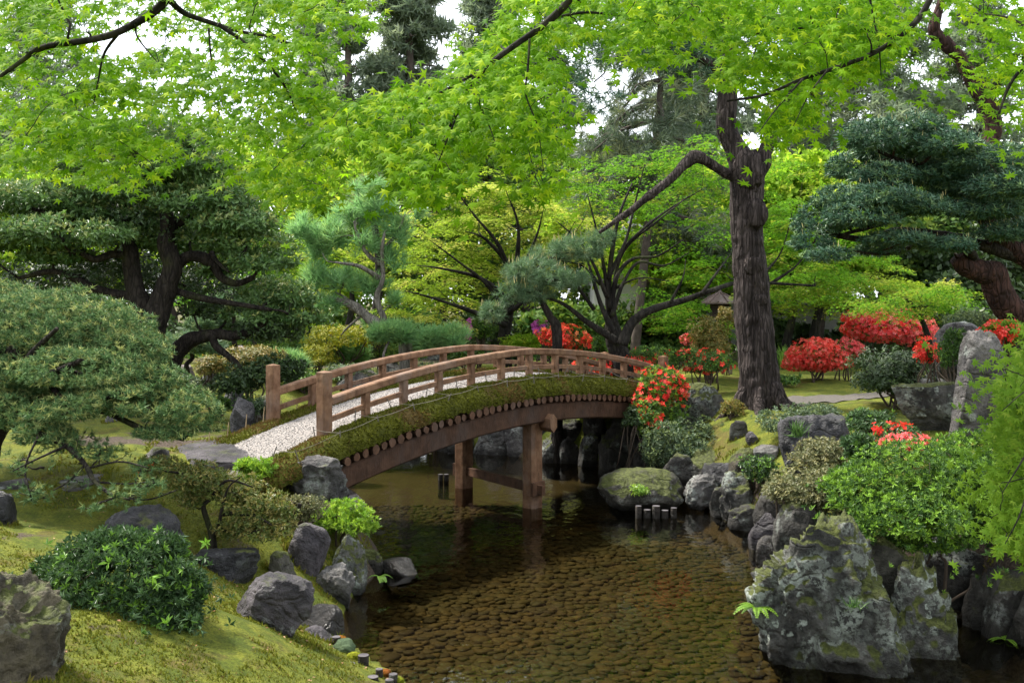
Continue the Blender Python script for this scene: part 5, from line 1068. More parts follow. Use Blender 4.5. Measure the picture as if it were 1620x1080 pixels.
for px, py, rx, ry in [(1385, 222, 62, 24), (1440, 205, 60, 18), (1430, 240, 80, 22), (1500, 232, 55, 22), (1350, 270, 42, 22), (1400, 280, 50, 18), (1480, 280, 80, 24), (1560, 262, 90, 26), (1600, 300, 70, 28), (1530, 300, 70, 22), (1330, 318, 50, 20), (1400, 318, 70, 22), (1300, 355, 52, 26), (1360, 345, 60, 24), (1285, 385, 34, 20), (1450, 330, 60, 18), (1560, 335, 60, 20), (1630, 350, 60, 40), (1310, 405, 36, 12), (1420, 380, 60, 12), (1390, 398, 40, 10), (1500, 390, 50, 12), (1590, 370, 50, 16), (1480, 250, 70, 20)]:
    E.append(ell(px, py, rx, ry, D_ - .3 + rng.uniform(-.7, .5), rx * .8 * D_ / F)); E[-1][5] *= 1.25
needles(p, E, 15000, .072, 'pine_blue', T_TUFTN, .06, .4, .8, .35, .3, .6, .25, .08, 80, 4); p.done()
# feathery soft pine, centre left
D_ = 19.5; f = foot_at(640, D_); p = Plant('pine_tree', 'soft feathery blue-green pine with a leaning pale grey trunk beyond the railing', 'tree', f)
p.trunk(np.concatenate([[f - UP * .1], pxl([(640, 545), (618, 530), (590, 508), (565, 488), (545, 478), (520, 470)], D_)]), [.15, .13, .12, .11, .09, .07, .03], MBK['grey'], 12, .3, 4)
for L, r in (([(612, 525), (606, 500), (596, 470), (606, 440), (604, 400), (608, 370)], .07), ([(560, 485), (545, 470), (530, 462)], .04), ([(600, 440), (585, 430), (565, 420), (530, 415)], .06), ([(604, 420), (580, 400), (565, 370), (560, 350)], .05), ([(600, 400), (628, 370), (640, 340)], .04), ([(570, 500), (548, 520), (540, 530)], .03), ([(540, 480), (510, 470), (490, 440)], .04)):
    p.limb(pxl(L, D_, D_ - rng.uniform(-.4, .5)), [r, r * .7, r * .35], 8, .3, True)
E = [ell(600, 328, 36, 24, D_), ell(560, 345, 34, 24, D_ + .3), ell(630, 362, 22, 30, D_), ell(530, 372, 32, 24, D_), ell(498, 395, 22, 26, D_), ell(570, 385, 30, 20, D_), ell(617, 412, 24, 24, D_), ell(498, 442, 20, 22, D_), ell(545, 442, 34, 16, D_), ell(590, 452, 28, 18, D_), ell(622, 482, 20, 22, D_), ell(522, 482, 24, 16, D_), ell(572, 502, 28, 14, D_), ell(482, 365, 22, 24, D_), ell(654, 332, 20, 24, D_), ell(592, 302, 30, 16, D_)]
needles(p, E, 620, .28, 'pine_feather', T_FEATH, 0, .9, 1.7, .5, .3, .2, .25, .05, 4, 2); p.done()
for px, py, rx, ry, lb in ((530, 560, 62, 34, 'feathery young pine just behind the far railing on the left'), (700, 540, 50, 26, 'dark feathery young pine behind the crown of the bridge'), (620, 530, 40, 18, 'feathery young pine below the leaning grey trunk'), (455, 580, 32, 22, 'small feathery pine behind the far bridge end post')):
    d = ground(px, py + ry)[1] if py + ry > 575 else 19.0; f = foot_at(px, d); p = Plant('pine_sapling', lb, 'tree', f, 'feathery young pines'); p.trunk(wander(f - UP * .05, at(px, py, d), .05), [.035, .02], MBK['grey'], 7, .2); needles(p, [ell(px - rx * .4, py, rx * .5, ry * .8, d), ell(px + rx * .4, py, rx * .5, ry * .8, d), ell(px, py - ry * .3, rx * .5, ry * .6, d)], 300, .24, 'pine_feather', T_FEATH, 0, .7, 1.4, .2, .4, .2, .3, .05, 12); p.done()
# small pale pine with candles before the centre maple
D_ = 17.6; f = foot_at(880, D_); p = Plant('pine_tree', 'low pale pine dotted with cream candles left of the dark maple stems', 'tree', f); p.trunk(np.concatenate([[f - UP * .1], pxl([(882, 540), (870, 500), (850, 460), (860, 420)], D_)]), [.1, .08, .07, .05, .03], MBK['dark'], 10, .3, 4)
needles(p, [ell(850, 432, 44, 20, D_), ell(912, 396, 44, 18, D_), ell(806, 466, 30, 20, D_), ell(868, 405, 34, 14, D_ + .3), ell(888, 442, 44, 14, D_ - .2), ell(778, 494, 20, 14, D_), ell(950, 378, 26, 12, D_), ell(840, 465, 34, 12, D_), ell(822, 432, 26, 14, D_ + .2)], 1100, .15, 'pine_pale', T_FEATH, .3, .8, .6, .35, .1, .7, .5, .13, 14); p.done()
p = Plant('pine_tree', 'clipped pine with flat tan-tipped pads behind the feathery pine', 'tree', foot_at(590, 24)); f = foot_at(590, 24); p.trunk(np.concatenate([[f], pxl([(600, 420), (590, 330), (610, 270)], 24)]), [.12, .1, .08, .04], MBK['dark'])
needles(p, [ell(590, 300, 34, 16, 24), ell(620, 285, 46, 16, 24), ell(630, 265, 40, 14, 24.3), ell(570, 320, 30, 14, 24), ell(650, 310, 40, 16, 24)], 1100, .14, 'pine_pale', T_TUFTS, .5, .4, .7, .1, .7, .5, .3, .06, 40); p.done()
for px, py, rx, ry, d, lb in ((370, 480, 60, 22, 19, 'pale clipped juniper pad seen between the twin trunks and the leaf pads'), (300, 545, 60, 26, 18, 'pale clipped juniper behind the low leaning limb'), (340, 510, 50, 18, 19.5, 'pale clipped juniper in the gap right of the twin trunks')):
    p = Plant('juniper', lb, 'shrub', foot_at(px, d), 'clipped junipers'); f = foot_at(px, d); p.trunk(wander(f, at(px, py, d), .05), [.06, .03], MBK['dark']); needles(p, [ell(px + k * rx * .45, py + abs(k) * 4, rx * .5, ry * .7, d + .2 * k) for k in (-1, 0, 1)], 800, .13, 'pine_pale', T_TUFTS, 0, .5, .8, .1, .2, .4, .3, .05, 60); p.done()

# ------------------------------------------------------------------ shrubs and azaleas
def shrub(label, px, py, rx, ry, mat, n, size, d=None, tpl=None, fl=None, young=.25, gap=.25, lumps=10, grp=None, up=.5, lower=.6, depth=None, cat='shrub', name='shrub', jit=.4, stems=7, E=None, twigs=60, skip=None, shell=.6, bark='twig', gf=4.0, whorls=0):
    if d is None: d = ground(px, py + ry)[1]
    g = foot_at(px, d); p = Plant(name, label, cat, g, grp)
    if E is None:
        c = at(px, py, d); S = np.array([rx, 0, ry]) * d / F; S[1] = depth or S[0] * .85; E = [[*c, *(S * .8)]]
        for _ in range(lumps):
            v = norm(rng.normal(0, 1, 3)); v[2] = rng.uniform(-.75, .85); E.append([*(c + v * S * .62), *(S * rng.uniform(.30, .46))])
    E = np.asarray(E)
    P, Dd = sample(E, n, shell, lower, gap, gf); cc = E[:, :3].mean(0); Dd = norm(Dd + norm(P - cc) * .5)
    if skip is not None: k = ~skip(P); P, Dd = P[k], Dd[k]
    if whorls:      # the nearest leaf whorls are parts of their own
        o = np.argsort(P[:, 1])[:int(len(P) * .6)]; o = rng.permutation(o)[:whorls]; near = P[o]; nd = Dd[o]; keep = np.ones(len(P), bool); keep[o] = False; P, Dd = P[keep], Dd[keep]
        Rw = frames(norm(nd + np.array([[0, 0, up]]) + rng.normal(0, jit, nd.shape))); ws_ = [MB().add(*tpl, 0, t_).build('leaf_whorl', [ML[mat]], p.root) for t_ in (0, .5, 1)]
        for q in range(len(near)): share(ws_[0 if rng.random() > young else rng.integers(1, 3)], 'leaf_whorl', p.root, near[q], None, size * rng.uniform(.75, 1.2), Rw[q])
        for w_ in ws_: bpy.data.objects.remove(w_)
    m = MB(); put(m, tpl or T_ROS5, P, Dd, size, up, jit, 0, (rng.random(len(P)) < young) * (.4 + .6 * rng.random(len(P))))
    p.tm = MBK[bark]
    for _ in range(stems):
        b = g + np.array([rng.normal(0, .06), rng.normal(0, .06), -.04]); e = E[rng.integers(len(E)), :3] + rng.normal(0, .03, 3); p.limb(wander(b, e, .08, 5), [.012 + .012 * rx * d / F, .008], 6, .2)
    if twigs: p.reach(P[::twigs], .6, .002, .08)
    p.crown(m, [ML[mat]], 'foliage')
    if fl:
        for fm, fn, fs, fil in fl:
            P, Dd = sample(E, fn * 3, .93, lower, 0); Dd = norm(Dd + norm(P - cc) * .6); k = fil(P, Dd) if fil else np.ones(len(P), bool); P, Dd = P[k][:fn], Dd[k][:fn]
            P = P + Dd * fs * .5; mf = MB(); put(mf, T_FLO, P, Dd, fs, .25, .45, 0, (rng.random(len(P)) < .3) * .7); mf.build('blossoms', ML[fm], p.root, False, 'stuff')
    p.done(); return p
clus = lambda fr, th=.5: (lambda P, Dd: fbm(P * fr + 5, 3) > th)
A_ = 'red azaleas in bloom'
shrub('round scarlet azalea ball in full bloom on the lawn right of the great pine', 1291, 566, 57, 36, 'olive', 700, .05, None, None, [('scarlet', 2300, .034, None)], .2, .2, 12, A_, cat='azalea', name='azalea')
shrub('wide coral-red azalea bank in bloom behind the round scarlet ball', 1405, 522, 82, 36, 'azalea', 1900, .06, 19.6, None, [('pink', 1900, .042, clus(2.2, .46)), ('red', 700, .042, clus(1.8, .5))], .3, .2, 12, A_, cat='azalea', name='azalea')
shrub('pale coral azalea at the right end of the bloom bank', 1340, 552, 30, 18, 'azalea', 300, .05, 19.2, None, [('pink', 420, .036, None)], .3, .2, 8, A_, cat='azalea', name='azalea')
shrub('scarlet azalea spilling over the right end of the bridge', 1044, 634, 40, 58, 'azalea', 1700, .055, 15.3, T_ROS, [('red', 300, .040, lambda P, D: (P[:, 2] > 1.22) & (fbm(P * 5, 2) > .42))], .5, .2, 14, A_, .5, .95, E=[ell(1046, 608, 36, 28, 15.3), ell(1030, 640, 28, 40, 15.2), ell(1062, 640, 26, 36, 15.3), ell(1044, 680, 36, 30, 15.2), ell(1015, 655, 18, 26, 15.2), ell(1070, 615, 18, 22, 15.3)], stems=0, twigs=0, cat='azalea', name='azalea')
shrub('trailing end of the bridge azalea with single red blossoms', 1028, 650, 24, 26, 'azalea', 240, .05, 14.2, T_ROS5, [('red', 34, .04, None)], .4, .3, 8, A_, .3, 1.0, cat='azalea', name='azalea', stems=0, twigs=0)
shrub('green azalea sprinkled with red blossoms behind the bridge end post', 1040, 568, 52, 28, 'azalea', 900, .055, 17.5, None, [('red', 210, .045, clus(3, .5))], .2, .2, 10, A_, cat='azalea', name='azalea')
shrub('dark green azalea with scattered red blossoms left of the great pine', 1118, 575, 48, 26, 'azalea', 900, .055, 17.3, None, [('red', 110, .045, None)], .2, .2, 10, A_, cat='azalea', name='azalea')
shrub('orange-red azalea behind the bridge rail left of the dark maple stems', 893, 535, 50, 24, 'azalea', 700, .055, 19.2, None, [('red', 330, .05, clus(2.5, .48)), ('orange', 160, .045, None)], .2, .2, 10, A_, cat='azalea', name='azalea')
shrub('low red azalea seen through the right part of the railing', 955, 580, 62, 18, 'azalea', 600, .05, 18.4, None, [('red', 420, .042, clus(3, .42))], .2, .2, 8, A_, cat='azalea', name='azalea')
shrub('small salmon azalea on the lawn before the white house', 1090, 538, 14, 10, 'azalea', 80, .05, 22.5, None, [('pink', 110, .05, None)], .2, .2, 6, A_, cat='azalea', name='azalea')
shrub('red azalea hanging beside the tall standing stone at the right edge', 1592, 528, 46, 22, 'bright', 520, .055, 12.3, T_ROS, [('red', 190, .045, clus(4, .46))], .3, .2, 8, A_, .3, .8, cat='azalea', name='azalea')
shrub('red azalea spray between the dark green bush and the dark boulder', 1468, 556, 22, 26, 'azalea', 160, .05, 13.4, T_ROS5, [('red', 130, .042, None)], .2, .2, 8, A_, cat='azalea', name='azalea')
shrub('azalea with deep red blossoms below the thick slab block', 1420, 690, 44, 22, 'azalea_dark', 420, .05, 11.6, T_ROS5, [('red', 110, .038, clus(4, .45))], .2, .2, 8, A_, cat='azalea', name='azalea')
shrub('coral pink azalea heads above the big green azalea', 1438, 700, 44, 13, 'azalea', 160, .05, 10.2, T_ROS5, [('pink', 210, .036, None)], .2, .2, 8, A_, cat='azalea', name='azalea')
shrub('magenta azalea behind the far railing', 757, 525, 36, 20, 'azalea', 700, .06, 21, None, [('magenta', 60, .06, lambda P, D: P[:, 0] < at(745, 0, 21)[0])], .3, .2, 9, None, cat='azalea', name='azalea')
shrub('small magenta azalea at the left of the orange-red one', 858, 520, 16, 14, 'azalea', 150, .055, 20.3, None, [('magenta', 90, .05, None)], .2, .2, 6, None, cat='azalea', name='azalea')
G_ = 'clipped green shrubs'
EL = [ell(190, 935, 112, 86, 6.35), ell(104, 935, 50, 46, 6.4), ell(276, 935, 48, 46, 6.3), ell(140, 975, 70, 46, 6.2), ell(240, 980, 72, 44, 6.2), ell(186, 868, 58, 32, 6.5), ell(84, 905, 30, 26, 6.5), ell(130, 885, 50, 34, 6.5), ell(250, 880, 50, 34, 6.45), ell(292, 935, 34, 38, 6.3), ell(190, 1008, 70, 24, 6.15), ell(95, 955, 40, 40, 6.3)]
shrub('wide rounded dark green azalea with glossy leaf rosettes on the moss', 190, 935, 128, 100, 'azalea_dark', 4800, .050, 6.35, T_ROSF, None, .16, .4, 0, G_, .45, .75, twigs=22, shell=.5, gf=5, E=EL, whorls=290)
shrub('small bright green azalea before the wide step slab', 402, 748, 36, 28, 'bright', 420, .05, None, T_ROS, None, .4, .15, 9, G_, .8, .7)
shrub('bright lime bush overhanging the water on the purple boulders', 546, 820, 64, 34, 'bright', 900, .050, 10.0, T_ROS, None, .6, .15, 10, G_, .6, .8)
shrub('sparse brownish azalea left of the bright lime bush', 478, 806, 54, 28, 'azalea_var', 650, .04, None, T_ROS5, None, .2, .4, 10, G_, .6, .8, gf=6)
shrub('rounded grey-green azalea by the right end of the bridge', 1082, 702, 74, 50, 'azalea_grey', 2300, .056, None, None, None, .35, .2, 14, G_, .6, .75)
shrub('low grey-green groundcover azalea at the foot of the great pine', 1262, 664, 84, 30, 'azalea_grey', 1700, .05, None, None, None, .3, .25, 12, G_, .6)
shrub('yellowish variegated azalea before the flat-topped block', 1300, 722, 68, 36, 'azalea_var', 2000, .045, 11.0, None, None, .3, .3, 12, G_, .6)
shrub('light green azalea hanging over the water edge stones', 1270, 775, 76, 48, 'azalea_var', 2200, .045, 9.9, T_ROS5, None, .3, .3, 12, G_, .6)
shrub('dark glossy small shrub right of the pointed lichen boulder', 1204, 746, 36, 30, 'azalea_dark', 520, .055, None, T_ROS5, None, .3, .2, 8, G_, .6)
shrub('deep green glossy shrub between the variegated azalea and the red one', 1376, 712, 40, 26, 'azalea_dark', 420, .07, 10.6, T_ROS, None, .05, .2, 8, G_, .4)
EB = [ell(1455, 765, 125, 62, 8.9), ell(1385, 790, 75, 48, 8.7), ell(1525, 795, 85, 66, 8.7), ell(1440, 820, 95, 42, 8.4), ell(1540, 725, 70, 42, 9.2), ell(1345, 846, 40, 18, 8.25), ell(1470, 852, 75, 24, 8.6), ell(1580, 830, 60, 55, 8.7), ell(1330, 770, 34, 26, 9.0)]
shrub('large bright azalea overhanging the great lichen boulder', 1440, 800, 120, 90, 'azalea', 9500, .047, 8.9, T_ROS, None, .5, .35, 0, G_, .75, .55, E=EB, twigs=20, shell=.55, gf=4.5, whorls=290)
shrub('wide dark green shrub in tiers behind the thick slab block', 1410, 592, 76, 54, 'dkgreen', 3200, .065, None, T_SIMP, None, .25, .3, 14, G_, .7, .6)
shrub('grey-green spreading shrub on top of the dark boulder', 1530, 506, 48, 16, 'azalea_grey', 900, .05, 14.6, None, None, .5, .2, 8, G_, .7)
shrub('dark green shrub hanging over the rough white stone', 1508, 555, 28, 38, 'azalea', 700, .05, 12.9, None, None, .1, .25, 9, G_, .4, .8)
shrub('low dark azalea below the thick slab block', 1375, 668, 46, 24, 'azalea_dark', 800, .055, 12.2, None, None, .15, .25, 10, G_, .6)
shrub('olive bronze-tipped bush between the lantern and the great pine', 1125, 540, 38, 50, 'olive', 2000, .055, 19, T_SIMP, None, .4, .25, 14, G_, .5)
shrub('small bronze bush right under the lantern', 1150, 500, 18, 16, 'olive', 500, .055, 21, T_SIMP, None, .6, .2, 8, G_, .5)
shrub('olive yellow mounded shrub left of the bridge behind the stones', 400, 566, 58, 24, 'olive', 1700, .06, 17, T_SIMP, None, .3, .2, 12, G_, .6)
shrub('second olive shrub under the low leaning limb', 335, 578, 36, 20, 'olive', 900, .06, 16.5, T_SIMP, None, .3, .2, 10, G_, .6)
shrub('yellow-green loose shrub behind the feathery young pine', 540, 535, 72, 26, 'yellow', 1500, .065, 20.5, T_SIMP, None, .3, .35, 12, G_, .5)
shrub('yellow-green tuft shrub at the left of the far railing', 500, 560, 34, 22, 'yellow', 700, .06, 20, T_SIMP, None, .3, .3, 9, G_, .5)
shrub('yellow shrub seen above the far handrail', 600, 535, 34, 18, 'yellow', 600, .06, 20.5, T_SIMP, None, .3, .3, 9, G_, .5)
shrub('rounded green shrub behind the middle of the far railing', 690, 585, 46, 18, 'azalea_grey', 800, .055, 19, T_SIMP, None, .2, .2, 9, G_, .5)
shrub('low green shrub at the shaded waterline stones', 1000, 660, 18, 22, 'dkgreen', 260, .05, 15, T_SIMP, None, .2, .2, 8, G_, .5)
shrub('loose green sprigs at the foot of the great pine', 1160, 645, 24, 14, 'olive', 200, .055, None, T_ROS5, None, .4, .4, 8, G_, .7)
shrub('bright tuft of small leaves beside the mossy boulder in the water', 1010, 775, 20, 12, 'bright', 160, .045, 13.3, T_SIMP, None, .5, .2, 7, G_, .7, stems=0, twigs=0)
shrub('dark green shrub under the far bridge end beside the stones', 400, 640, 36, 20, 'dkgreen', 420, .06, 13.8, T_SIMP, None, .2, .3, 9, G_, .6)
shrub('light green clump at the foot of the far end post', 340, 640, 30, 16, 'azalea', 360, .055, 14.4, T_SIMP, None, .4, .3, 9, G_, .6)
for px, py, rx, ry, mt, lb in ((560, 590, 46, 18, 'azalea_grey', 'grey-green low shrub filling the gap behind the far railing'), (480, 600, 40, 20, 'azalea', 'green low shrub behind the first far baluster'), (640, 560, 50, 20, 'forest', 'broad green shrub between the leaning grey trunk and the railing'), (740, 560, 40, 16, 'azalea', 'green shrub behind the highest point of the far handrail'),
        (820, 545, 44, 22, 'forest_y', 'yellow-green low shrub behind the bridge crown'), (300, 610, 44, 20, 'azalea_grey', 'grey-green shrub beside the pinkish boulder'), (250, 560, 50, 26, 'dkgreen', 'dark low shrub at the foot of the twin trunks'), (440, 540, 44, 24, 'forest', 'mid green shrub behind the low leaning limb'), (1190, 560, 30, 18, 'dkgreen', 'dark low shrub behind the great pine trunk'),
        (1240, 600, 30, 12, 'azalea', 'low green shrub on the lawn right of the great pine'), (950, 545, 40, 20, 'azalea', 'green shrub behind the foot of the dark maple'), (1560, 600, 40, 30, 'dkgreen', 'dark green shrub behind the tall standing stone')):
    shrub(lb, px, py, rx, ry, mt, 900, .06, ground(px, min(py + ry, 640))[1] if py + ry > 585 else 20.5, T_SIMP, None, .3, .3, 10, G_, .5)
# the small twisted shrub over the flat-topped boulder
d = 8.6; f = ground(338, 866); d = f[1]; p = Plant('dwarf_tree', 'small twisted shrub tree with sparse brownish leaves and thin crooked stems', 'shrub', f)
p.trunk(np.concatenate([[f - UP * .05], pxl([(336, 850), (328, 825), (322, 800), (335, 785), (318, 765)], d)]), [.035, .03, .024, .02, .016, .008], MBK['dark'], 10, .4, 14, name='stem')
for L in ([(337, 850), (346, 830), (352, 800), (362, 770), (380, 755)], [(335, 785), (360, 760), (400, 770)], [(350, 812), (400, 815), (430, 830)], [(318, 770), (290, 750), (260, 745)], [(345, 835), (380, 845), (410, 838)]): p.limb(pxl(L, d, d - .2), [.02, .013, .006], 7, .4, True)
E = [ell(300, 752, 62, 22, d), ell(360, 770, 60, 22, d + .1), ell(400, 795, 52, 26, d), ell(420, 835, 50, 18, d - .1), ell(250, 735, 40, 14, d + .1), ell(370, 835, 36, 14, d), ell(440, 810, 30, 16, d), ell(300, 790, 24, 14, d)]
P, Dd = sample(E, 3600, .1, .9, .45, 5); m = MB(); put(m, T_ROS5, P, Dd, .042, .5, .5, 0, (rng.random(len(P)) < .35) * .8); p.reach(P[::20], .5, .002, .09); p.crown(m, [ML['olive2']], 'foliage')
P = np.stack([at(232 + rng.normal(0, 9), 737 + rng.normal(0, 4), d) for _ in range(9)]); m = MB(); put(m, T_FLO, P, np.tile([0, -1.0, .6], (9, 1)), .03, 0, .5); m.build('blossoms', ML['orange'], p.root, False, 'stuff'); p.done()
m = MB(); p = Plant('dead_stem', 'crooked dark bare stem rising from the moss left of the lime bush', 'branch', ground(448, 848)); f = ground(448, 848); p.trunk(np.stack([f - UP * .05, at(448, 832, f[1]), at(455, 820, f[1]), at(470, 808, f[1]), at(474, 796, f[1])]), [.028, .022, .022, .018, .02], MBK['dark'], 9, .5, 15, name='stem')
# grasses and ferns
def blades(label, px, py, w, h, n, mat, name, cat, d=None, lean=.35, bw=1.0):
    f = ground(px, py) if d is None else np.array([*at(px, py, d)]); ww = w * f[1] / F; hh = h * f[1] / F
    x, y = f[0] + rng.normal(0, ww * .5, n), f[1] + rng.normal(0, ww * .4, n); P = np.stack([x, y, np.maximum(height(x, y), f[2] - .1) - .01], 1) if d is None else np.stack([x, y, np.full(n, f[2])], 1)
    m = MB(); put(m, T_BLADE, P, np.tile([0, 0, 1.0], (n, 1)), hh, .2, lean); return tag(m.build(name, ML[mat], None, False, 'stuff', origin=f), label, cat)
blades('bright green iris clump at the right of the great pine trunk', 1243, 582, 18, 34, 150, 'iris', 'iris_grass', 'plant')
blades('dark grass tuft hanging below the big azalea', 1335, 850, 26, 36, 160, 'azalea_dark', 'grass_tuft', 'plant', 8.6, .6)
blades('fine green grass at the root of the flat-topped block', 1262, 690, 10, 26, 60, 'azalea', 'grass_tuft', 'plant', 11.2, .5)
blades('small grass tuft in the joint of the great lichen boulder', 1352, 960, 12, 18, 50, 'azalea', 'grass_tuft', 'plant', 7.35, .7)
def fern(label, px, py, d, L, n, grp):
    c = at(px, py, d); p = Plant('fern', label, 'fern', c, grp); p.tm = MBK['twig']
    for k in range(n):
        a = rng.uniform(0, 2 * np.pi); t = np.linspace(0, 1, 12)[:, None]; dr = np.array([math.cos(a), math.sin(a), 0]); l = L * rng.uniform(.7, 1.1)
        sp = c + dr * t * l + UP * (t * .7 - t * t * .8) * l; m = MB(); tube(sp, [.003, .001], 8, 4, mbuild=m); T = norm(np.gradient(sp, axis=0)); sd = np.cross(T, UP)
        for s in (-1, 1):
            for j in range(2, 12): w_ = l * .22 * math.sin(math.pi * (j + 1) / 14); b = sp[j]; q = sd[j] * s * w_; m.add([b, b + q * .5 + T[j] * .012, b + q + T[j] * .01, b + q * .5 - T[j] * .008], np.array([(0, 1, 2, 3)]))
        m.build('frond', ML['bright'], p.root)
    p.done()
fern('bright fern growing from the great lichen boulder just above the water', 1196, 962, 7.75, .17, 9, 'ferns on the rocks')
fern('small fern on the tall mossy standing boulder', 600, 912, 9.7, .12, 7, 'ferns on the rocks')
fern('fern in the dark corner beside the black boulder', 1590, 1012, 8.3, .14, 7, 'ferns on the rocks')
# ------------------------------------------------------------------ maple boughs hanging in front
def inpoly(x, y, Pg):
    ins = np.zeros(len(x), bool); Pg = np.asarray(Pg, float)
    for (x0, y0), (x1, y1) in zip(Pg, np.roll(Pg, -1, 0)):
        c = ((y0 > y) != (y1 > y)); xx = (x1 - x0) * (y - y0) / (y1 - y0 + 1e-9) + x0; ins ^= c & (x < xx)
    return ins
def frames2(z, y):
    z = norm(z); y = norm(y - z * (y * z).sum(1, keepdims=True)); return np.stack([np.cross(y, z), y, z], 2)
def bough(label, poly, d0, d1, nspray, per, wood, size=.036, grp='maple boughs hanging over the pond', mat='maple_front', dens=None, R=.36, young=.3, name='maple_bough', flat=.07, down=.45, face=.8):
    wood = [(L, (da - .5, db - .45), r * .9) for L, (da, db), r in wood]
    first = pxl(wood[0][0], wood[0][1][0], wood[0][1][1]); p = Plant(name, label, 'branch', first[0], grp)
    for k, (L, (da, db), r) in enumerate(wood):
        if k == 0: p.trunk(pxl(L, da, db), [r, r * .75, r * .4], MBK['maple'], 10, .25, 9, name='limb')
        else: p.limb(pxl(L, da, db), [r, r * .65, r * .3], 8, .2, True)
    pg = np.asarray(poly, float); lo, hi = pg.min(0), pg.max(0); C = []
    while len(C) < nspray:
        x, y = rng.uniform(lo[0], hi[0], 400), rng.uniform(lo[1], hi[1], 400); k = inpoly(x, y, pg)
        if dens is not None: k &= rng.random(400) < dens(x, y)
        for a, b in zip(x[k], y[k]): C.append(at(a, b, rng.uniform(d0, d1)))
    C = np.array(C[:nspray]); C[:, 2] += .05
    p.reach(C[np.argsort(C[:, 2] * -1)], .5, .0022, .06, .05, .2, 5, .012)
    P, Z, Yv, S = [], [], [], []
    for c in C:
        n = rng.poisson(per); rr = R * rng.uniform(.6, 1.15); an = rng.random() * 2 * np.pi; u = np.array([math.cos(an), math.sin(an) * .6, -.18]); v = np.array([-math.sin(an), math.cos(an), -.05])
        s, t = rng.uniform(-1, 1, n), rng.normal(0, .42, n); o = u * (s * rr)[:, None] + v * (t * rr * (1 - .5 * np.abs(s)))[:, None]; o[:, 2] -= .30 * ((o[:, :2] ** 2).sum(1)) / rr; o += rng.normal(0, 1, (n, 3)) * [.01, .01, rr * flat]
        P.append(c + o); Z.append(np.array([[0, -face, .75]]) + rng.normal(0, .25, (n, 3))); Yv.append(u * np.sign(s)[:, None] * .7 + v * np.sign(t)[:, None] * .5 + np.array([[0, -.1, -down]]) + rng.normal(0, .3, (n, 3))); S.append(size * rng.uniform(.78, 1.2, n))
    P, Z, Yv, S = np.concatenate(P), np.concatenate(Z), np.concatenate(Yv), np.concatenate(S)
    px, py = CX + P[:, 0] / P[:, 1] * F, HY - (P[:, 2] - H) / P[:, 1] * F
    k = inpoly(px, py, pg * 1.0) | (rng.random(len(P)) < .07); k &= (py < pg[:, 1].max() + 12); P, Z, Yv, S, px, py = P[k], Z[k], Yv[k], S[k], px[k], py[k]
    Rm = frames2(Z, Yv); seen = (px > 0) & (px < 1620) & (py > 0) & (py < 1080); show = np.where(seen, S / P[:, 1], 0); o = np.argsort(-show); top, rest = o[:300], o[300:]
    tn = (rng.random(len(P)) < young) * rng.random(len(P)); m = MB(); m.scatter(T_MAPLE5, P[rest], Rm[rest], S[rest], 0, tn[rest]); p.crown(m, [ML[mat]], 'foliage')
    s0 = MB().add(*T_MAPLE).build('leaf', [ML[mat]], p.root)
    for i in top: share(s0, 'leaf', p.root, P[i], None, S[i], Rm[i])
    bpy.data.objects.remove(s0); p.done(); return p
PA = [(-60, -60), (640, -60), (620, 20), (560, 80), (530, 140), (545, 215), (505, 255), (520, 320), (480, 345), (430, 350), (390, 290), (330, 262), (290, 255), (245, 295), (200, 312), (150, 300), (110, 285), (40, 290), (-60, 270)]
holes = lambda hs: (lambda x, y: np.clip(1 - sum(np.exp(-(((x - a) / rx) ** 2 + ((y - b) / ry) ** 2)) for a, b, rx, ry in hs), .04, 1))
bough('leafy maple bough with forked dark twigs across the upper left of the pond', PA, 4.6, 6.2, 190, 54,
      [([(262, -60), (262, 0), (200, 45), (150, 62), (70, 75), (30, 100), (-40, 150)], (5.2, 5.4), .024), ([(263, -5), (290, 20), (330, 35), (380, 50), (440, 60)], (5.2, 5.5), .018), ([(345, 38), (395, 75), (435, 115), (455, 145), (468, 175)], (5.3, 5.6), .012), ([(190, 50), (165, 85), (155, 130), (148, 165)], (5.3, 5.5), .009), ([(435, 60), (450, 75), (452, 110)], (5.4, 5.5), .007), ([(215, 35), (218, 60), (250, 100)], (5.2, 5.6), .007), ([(330, 45), (335, 100), (345, 130)], (5.4, 5.5), .006), ([(440, 62), (500, 90), (520, 130)], (5.5, 5.7), .007)],
      .040, dens=holes([(80, 140, 32, 22), (195, 20, 45, 24), (255, 42, 30, 24), (335, 195, 26, 16), (245, 190, 24, 14), (10, 60, 40, 26), (390, 130, 22, 14), (510, 95, 30, 24)]))
PB = [(470, 230), (500, 190), (560, 158), (640, 140), (700, 112), (760, 70), (790, 20), (800, -60), (1120, -60), (1130, 50), (1090, 85), (1060, 110), (1000, 118), (950, 60), (905, 70), (900, 130), (925, 165), (900, 210), (905, 260), (885, 310), (850, 335), (815, 310), (800, 270), (770, 235), (745, 290), (690, 330), (640, 325), (610, 270), (560, 245), (520, 250)]
bough('bright maple bough sweeping down over the middle of the view above the bridge', PB, 4.2, 5.6, 150, 56,
      [([(930, -60), (900, 0), (860, 40), (810, 75), (760, 115), (735, 150), (715, 195), (700, 230)], (4.8, 5.0), .019), ([(790, 90), (745, 120), (690, 150), (620, 180), (560, 200)], (4.9, 5.2), .010), ([(838, 62), (835, 110), (832, 150), (850, 200), (860, 270)], (4.8, 4.7), .006), ([(870, 30), (930, 20), (1000, 30), (1080, 50)], (4.9, 5.2), .009), ([(720, 190), (700, 240), (680, 290)], (4.9, 4.9), .005), ([(745, 140), (770, 190), (785, 230)], (4.9, 4.7), .005)],
      .041, dens=holes([(930, 95, 30, 30), (760, 260, 20, 24)]))
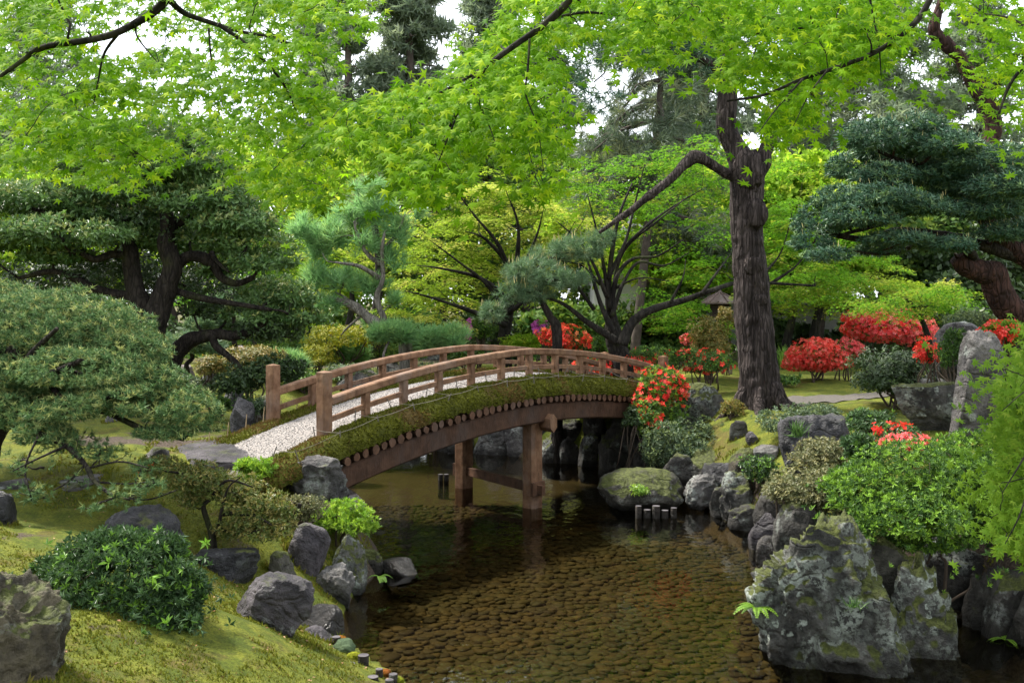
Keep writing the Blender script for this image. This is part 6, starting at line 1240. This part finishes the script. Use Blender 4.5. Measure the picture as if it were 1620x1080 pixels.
PC = [(1090, -60), (1490, -60), (1470, 30), (1440, 70), (1400, 120), (1350, 130), (1310, 158), (1285, 200), (1250, 235), (1222, 238), (1202, 215), (1206, 175), (1160, 138), (1112, 146), (1140, 105), (1120, 60)]
bough('light green maple bough hanging before the top of the great pine', PC, 4.4, 6.0, 120, 56,
      [([(1500, -60), (1460, 20), (1420, 60), (1380, 85), (1330, 105), (1270, 125), (1210, 150), (1150, 160)], (5.2, 5.0), .016), ([(1370, -40), (1380, 20), (1390, 70), (1394, 120)], (5.2, 5.1), .008), ([(1270, 125), (1230, 170), (1200, 210)], (5.0, 4.8), .006), ([(1420, 60), (1330, 40), (1230, 50), (1150, 60)], (5.2, 5.4), .010), ([(1310, 110), (1280, 150), (1255, 200)], (5.0, 4.9), .005)],
      .040, dens=holes([(1300, 60, 24, 18), (1200, 95, 22, 14)]))
PD = [(1480, -60), (1690, -60), (1690, 250), (1620, 236), (1590, 240), (1560, 200), (1548, 150), (1545, 110), (1580, 70), (1540, 40), (1500, 40)]
bough('maple bough with fresh leaves at the upper right corner before the twisted pine trunk', PD, 4.4, 5.8, 46, 56, [([(1700, -60), (1670, 20), (1640, 80), (1600, 130), (1580, 180)], (5.2, 5.0), .014), ([(1650, 60), (1600, 30), (1540, 20)], (5.1, 5.3), .008), ([(1620, 110), (1640, 170), (1630, 220)], (5.0, 4.9), .006)], .040)
PE = [(1640, 520), (1690, 520), (1690, 900), (1600, 885), (1570, 880), (1578, 850), (1555, 840), (1575, 800), (1560, 760), (1585, 720), (1560, 690), (1582, 650), (1565, 610), (1600, 580)]
bough('weeping fine-leaved maple at the right edge below the standing stone', PE, 4.4, 5.4, 150, 46, [([(1720, 480), (1690, 540), (1660, 600), (1640, 680), (1630, 760)], (5.0, 4.8), .014), ([(1660, 600), (1620, 620), (1585, 650)], (4.9, 4.7), .006), ([(1640, 690), (1610, 740), (1585, 780)], (4.8, 4.7), .006), ([(1635, 740), (1615, 810), (1590, 860)], (4.8, 4.7), .006)], .034, None, 'maple_weep', None, .2, .15, 'weeping_maple', .2, .8, .8)
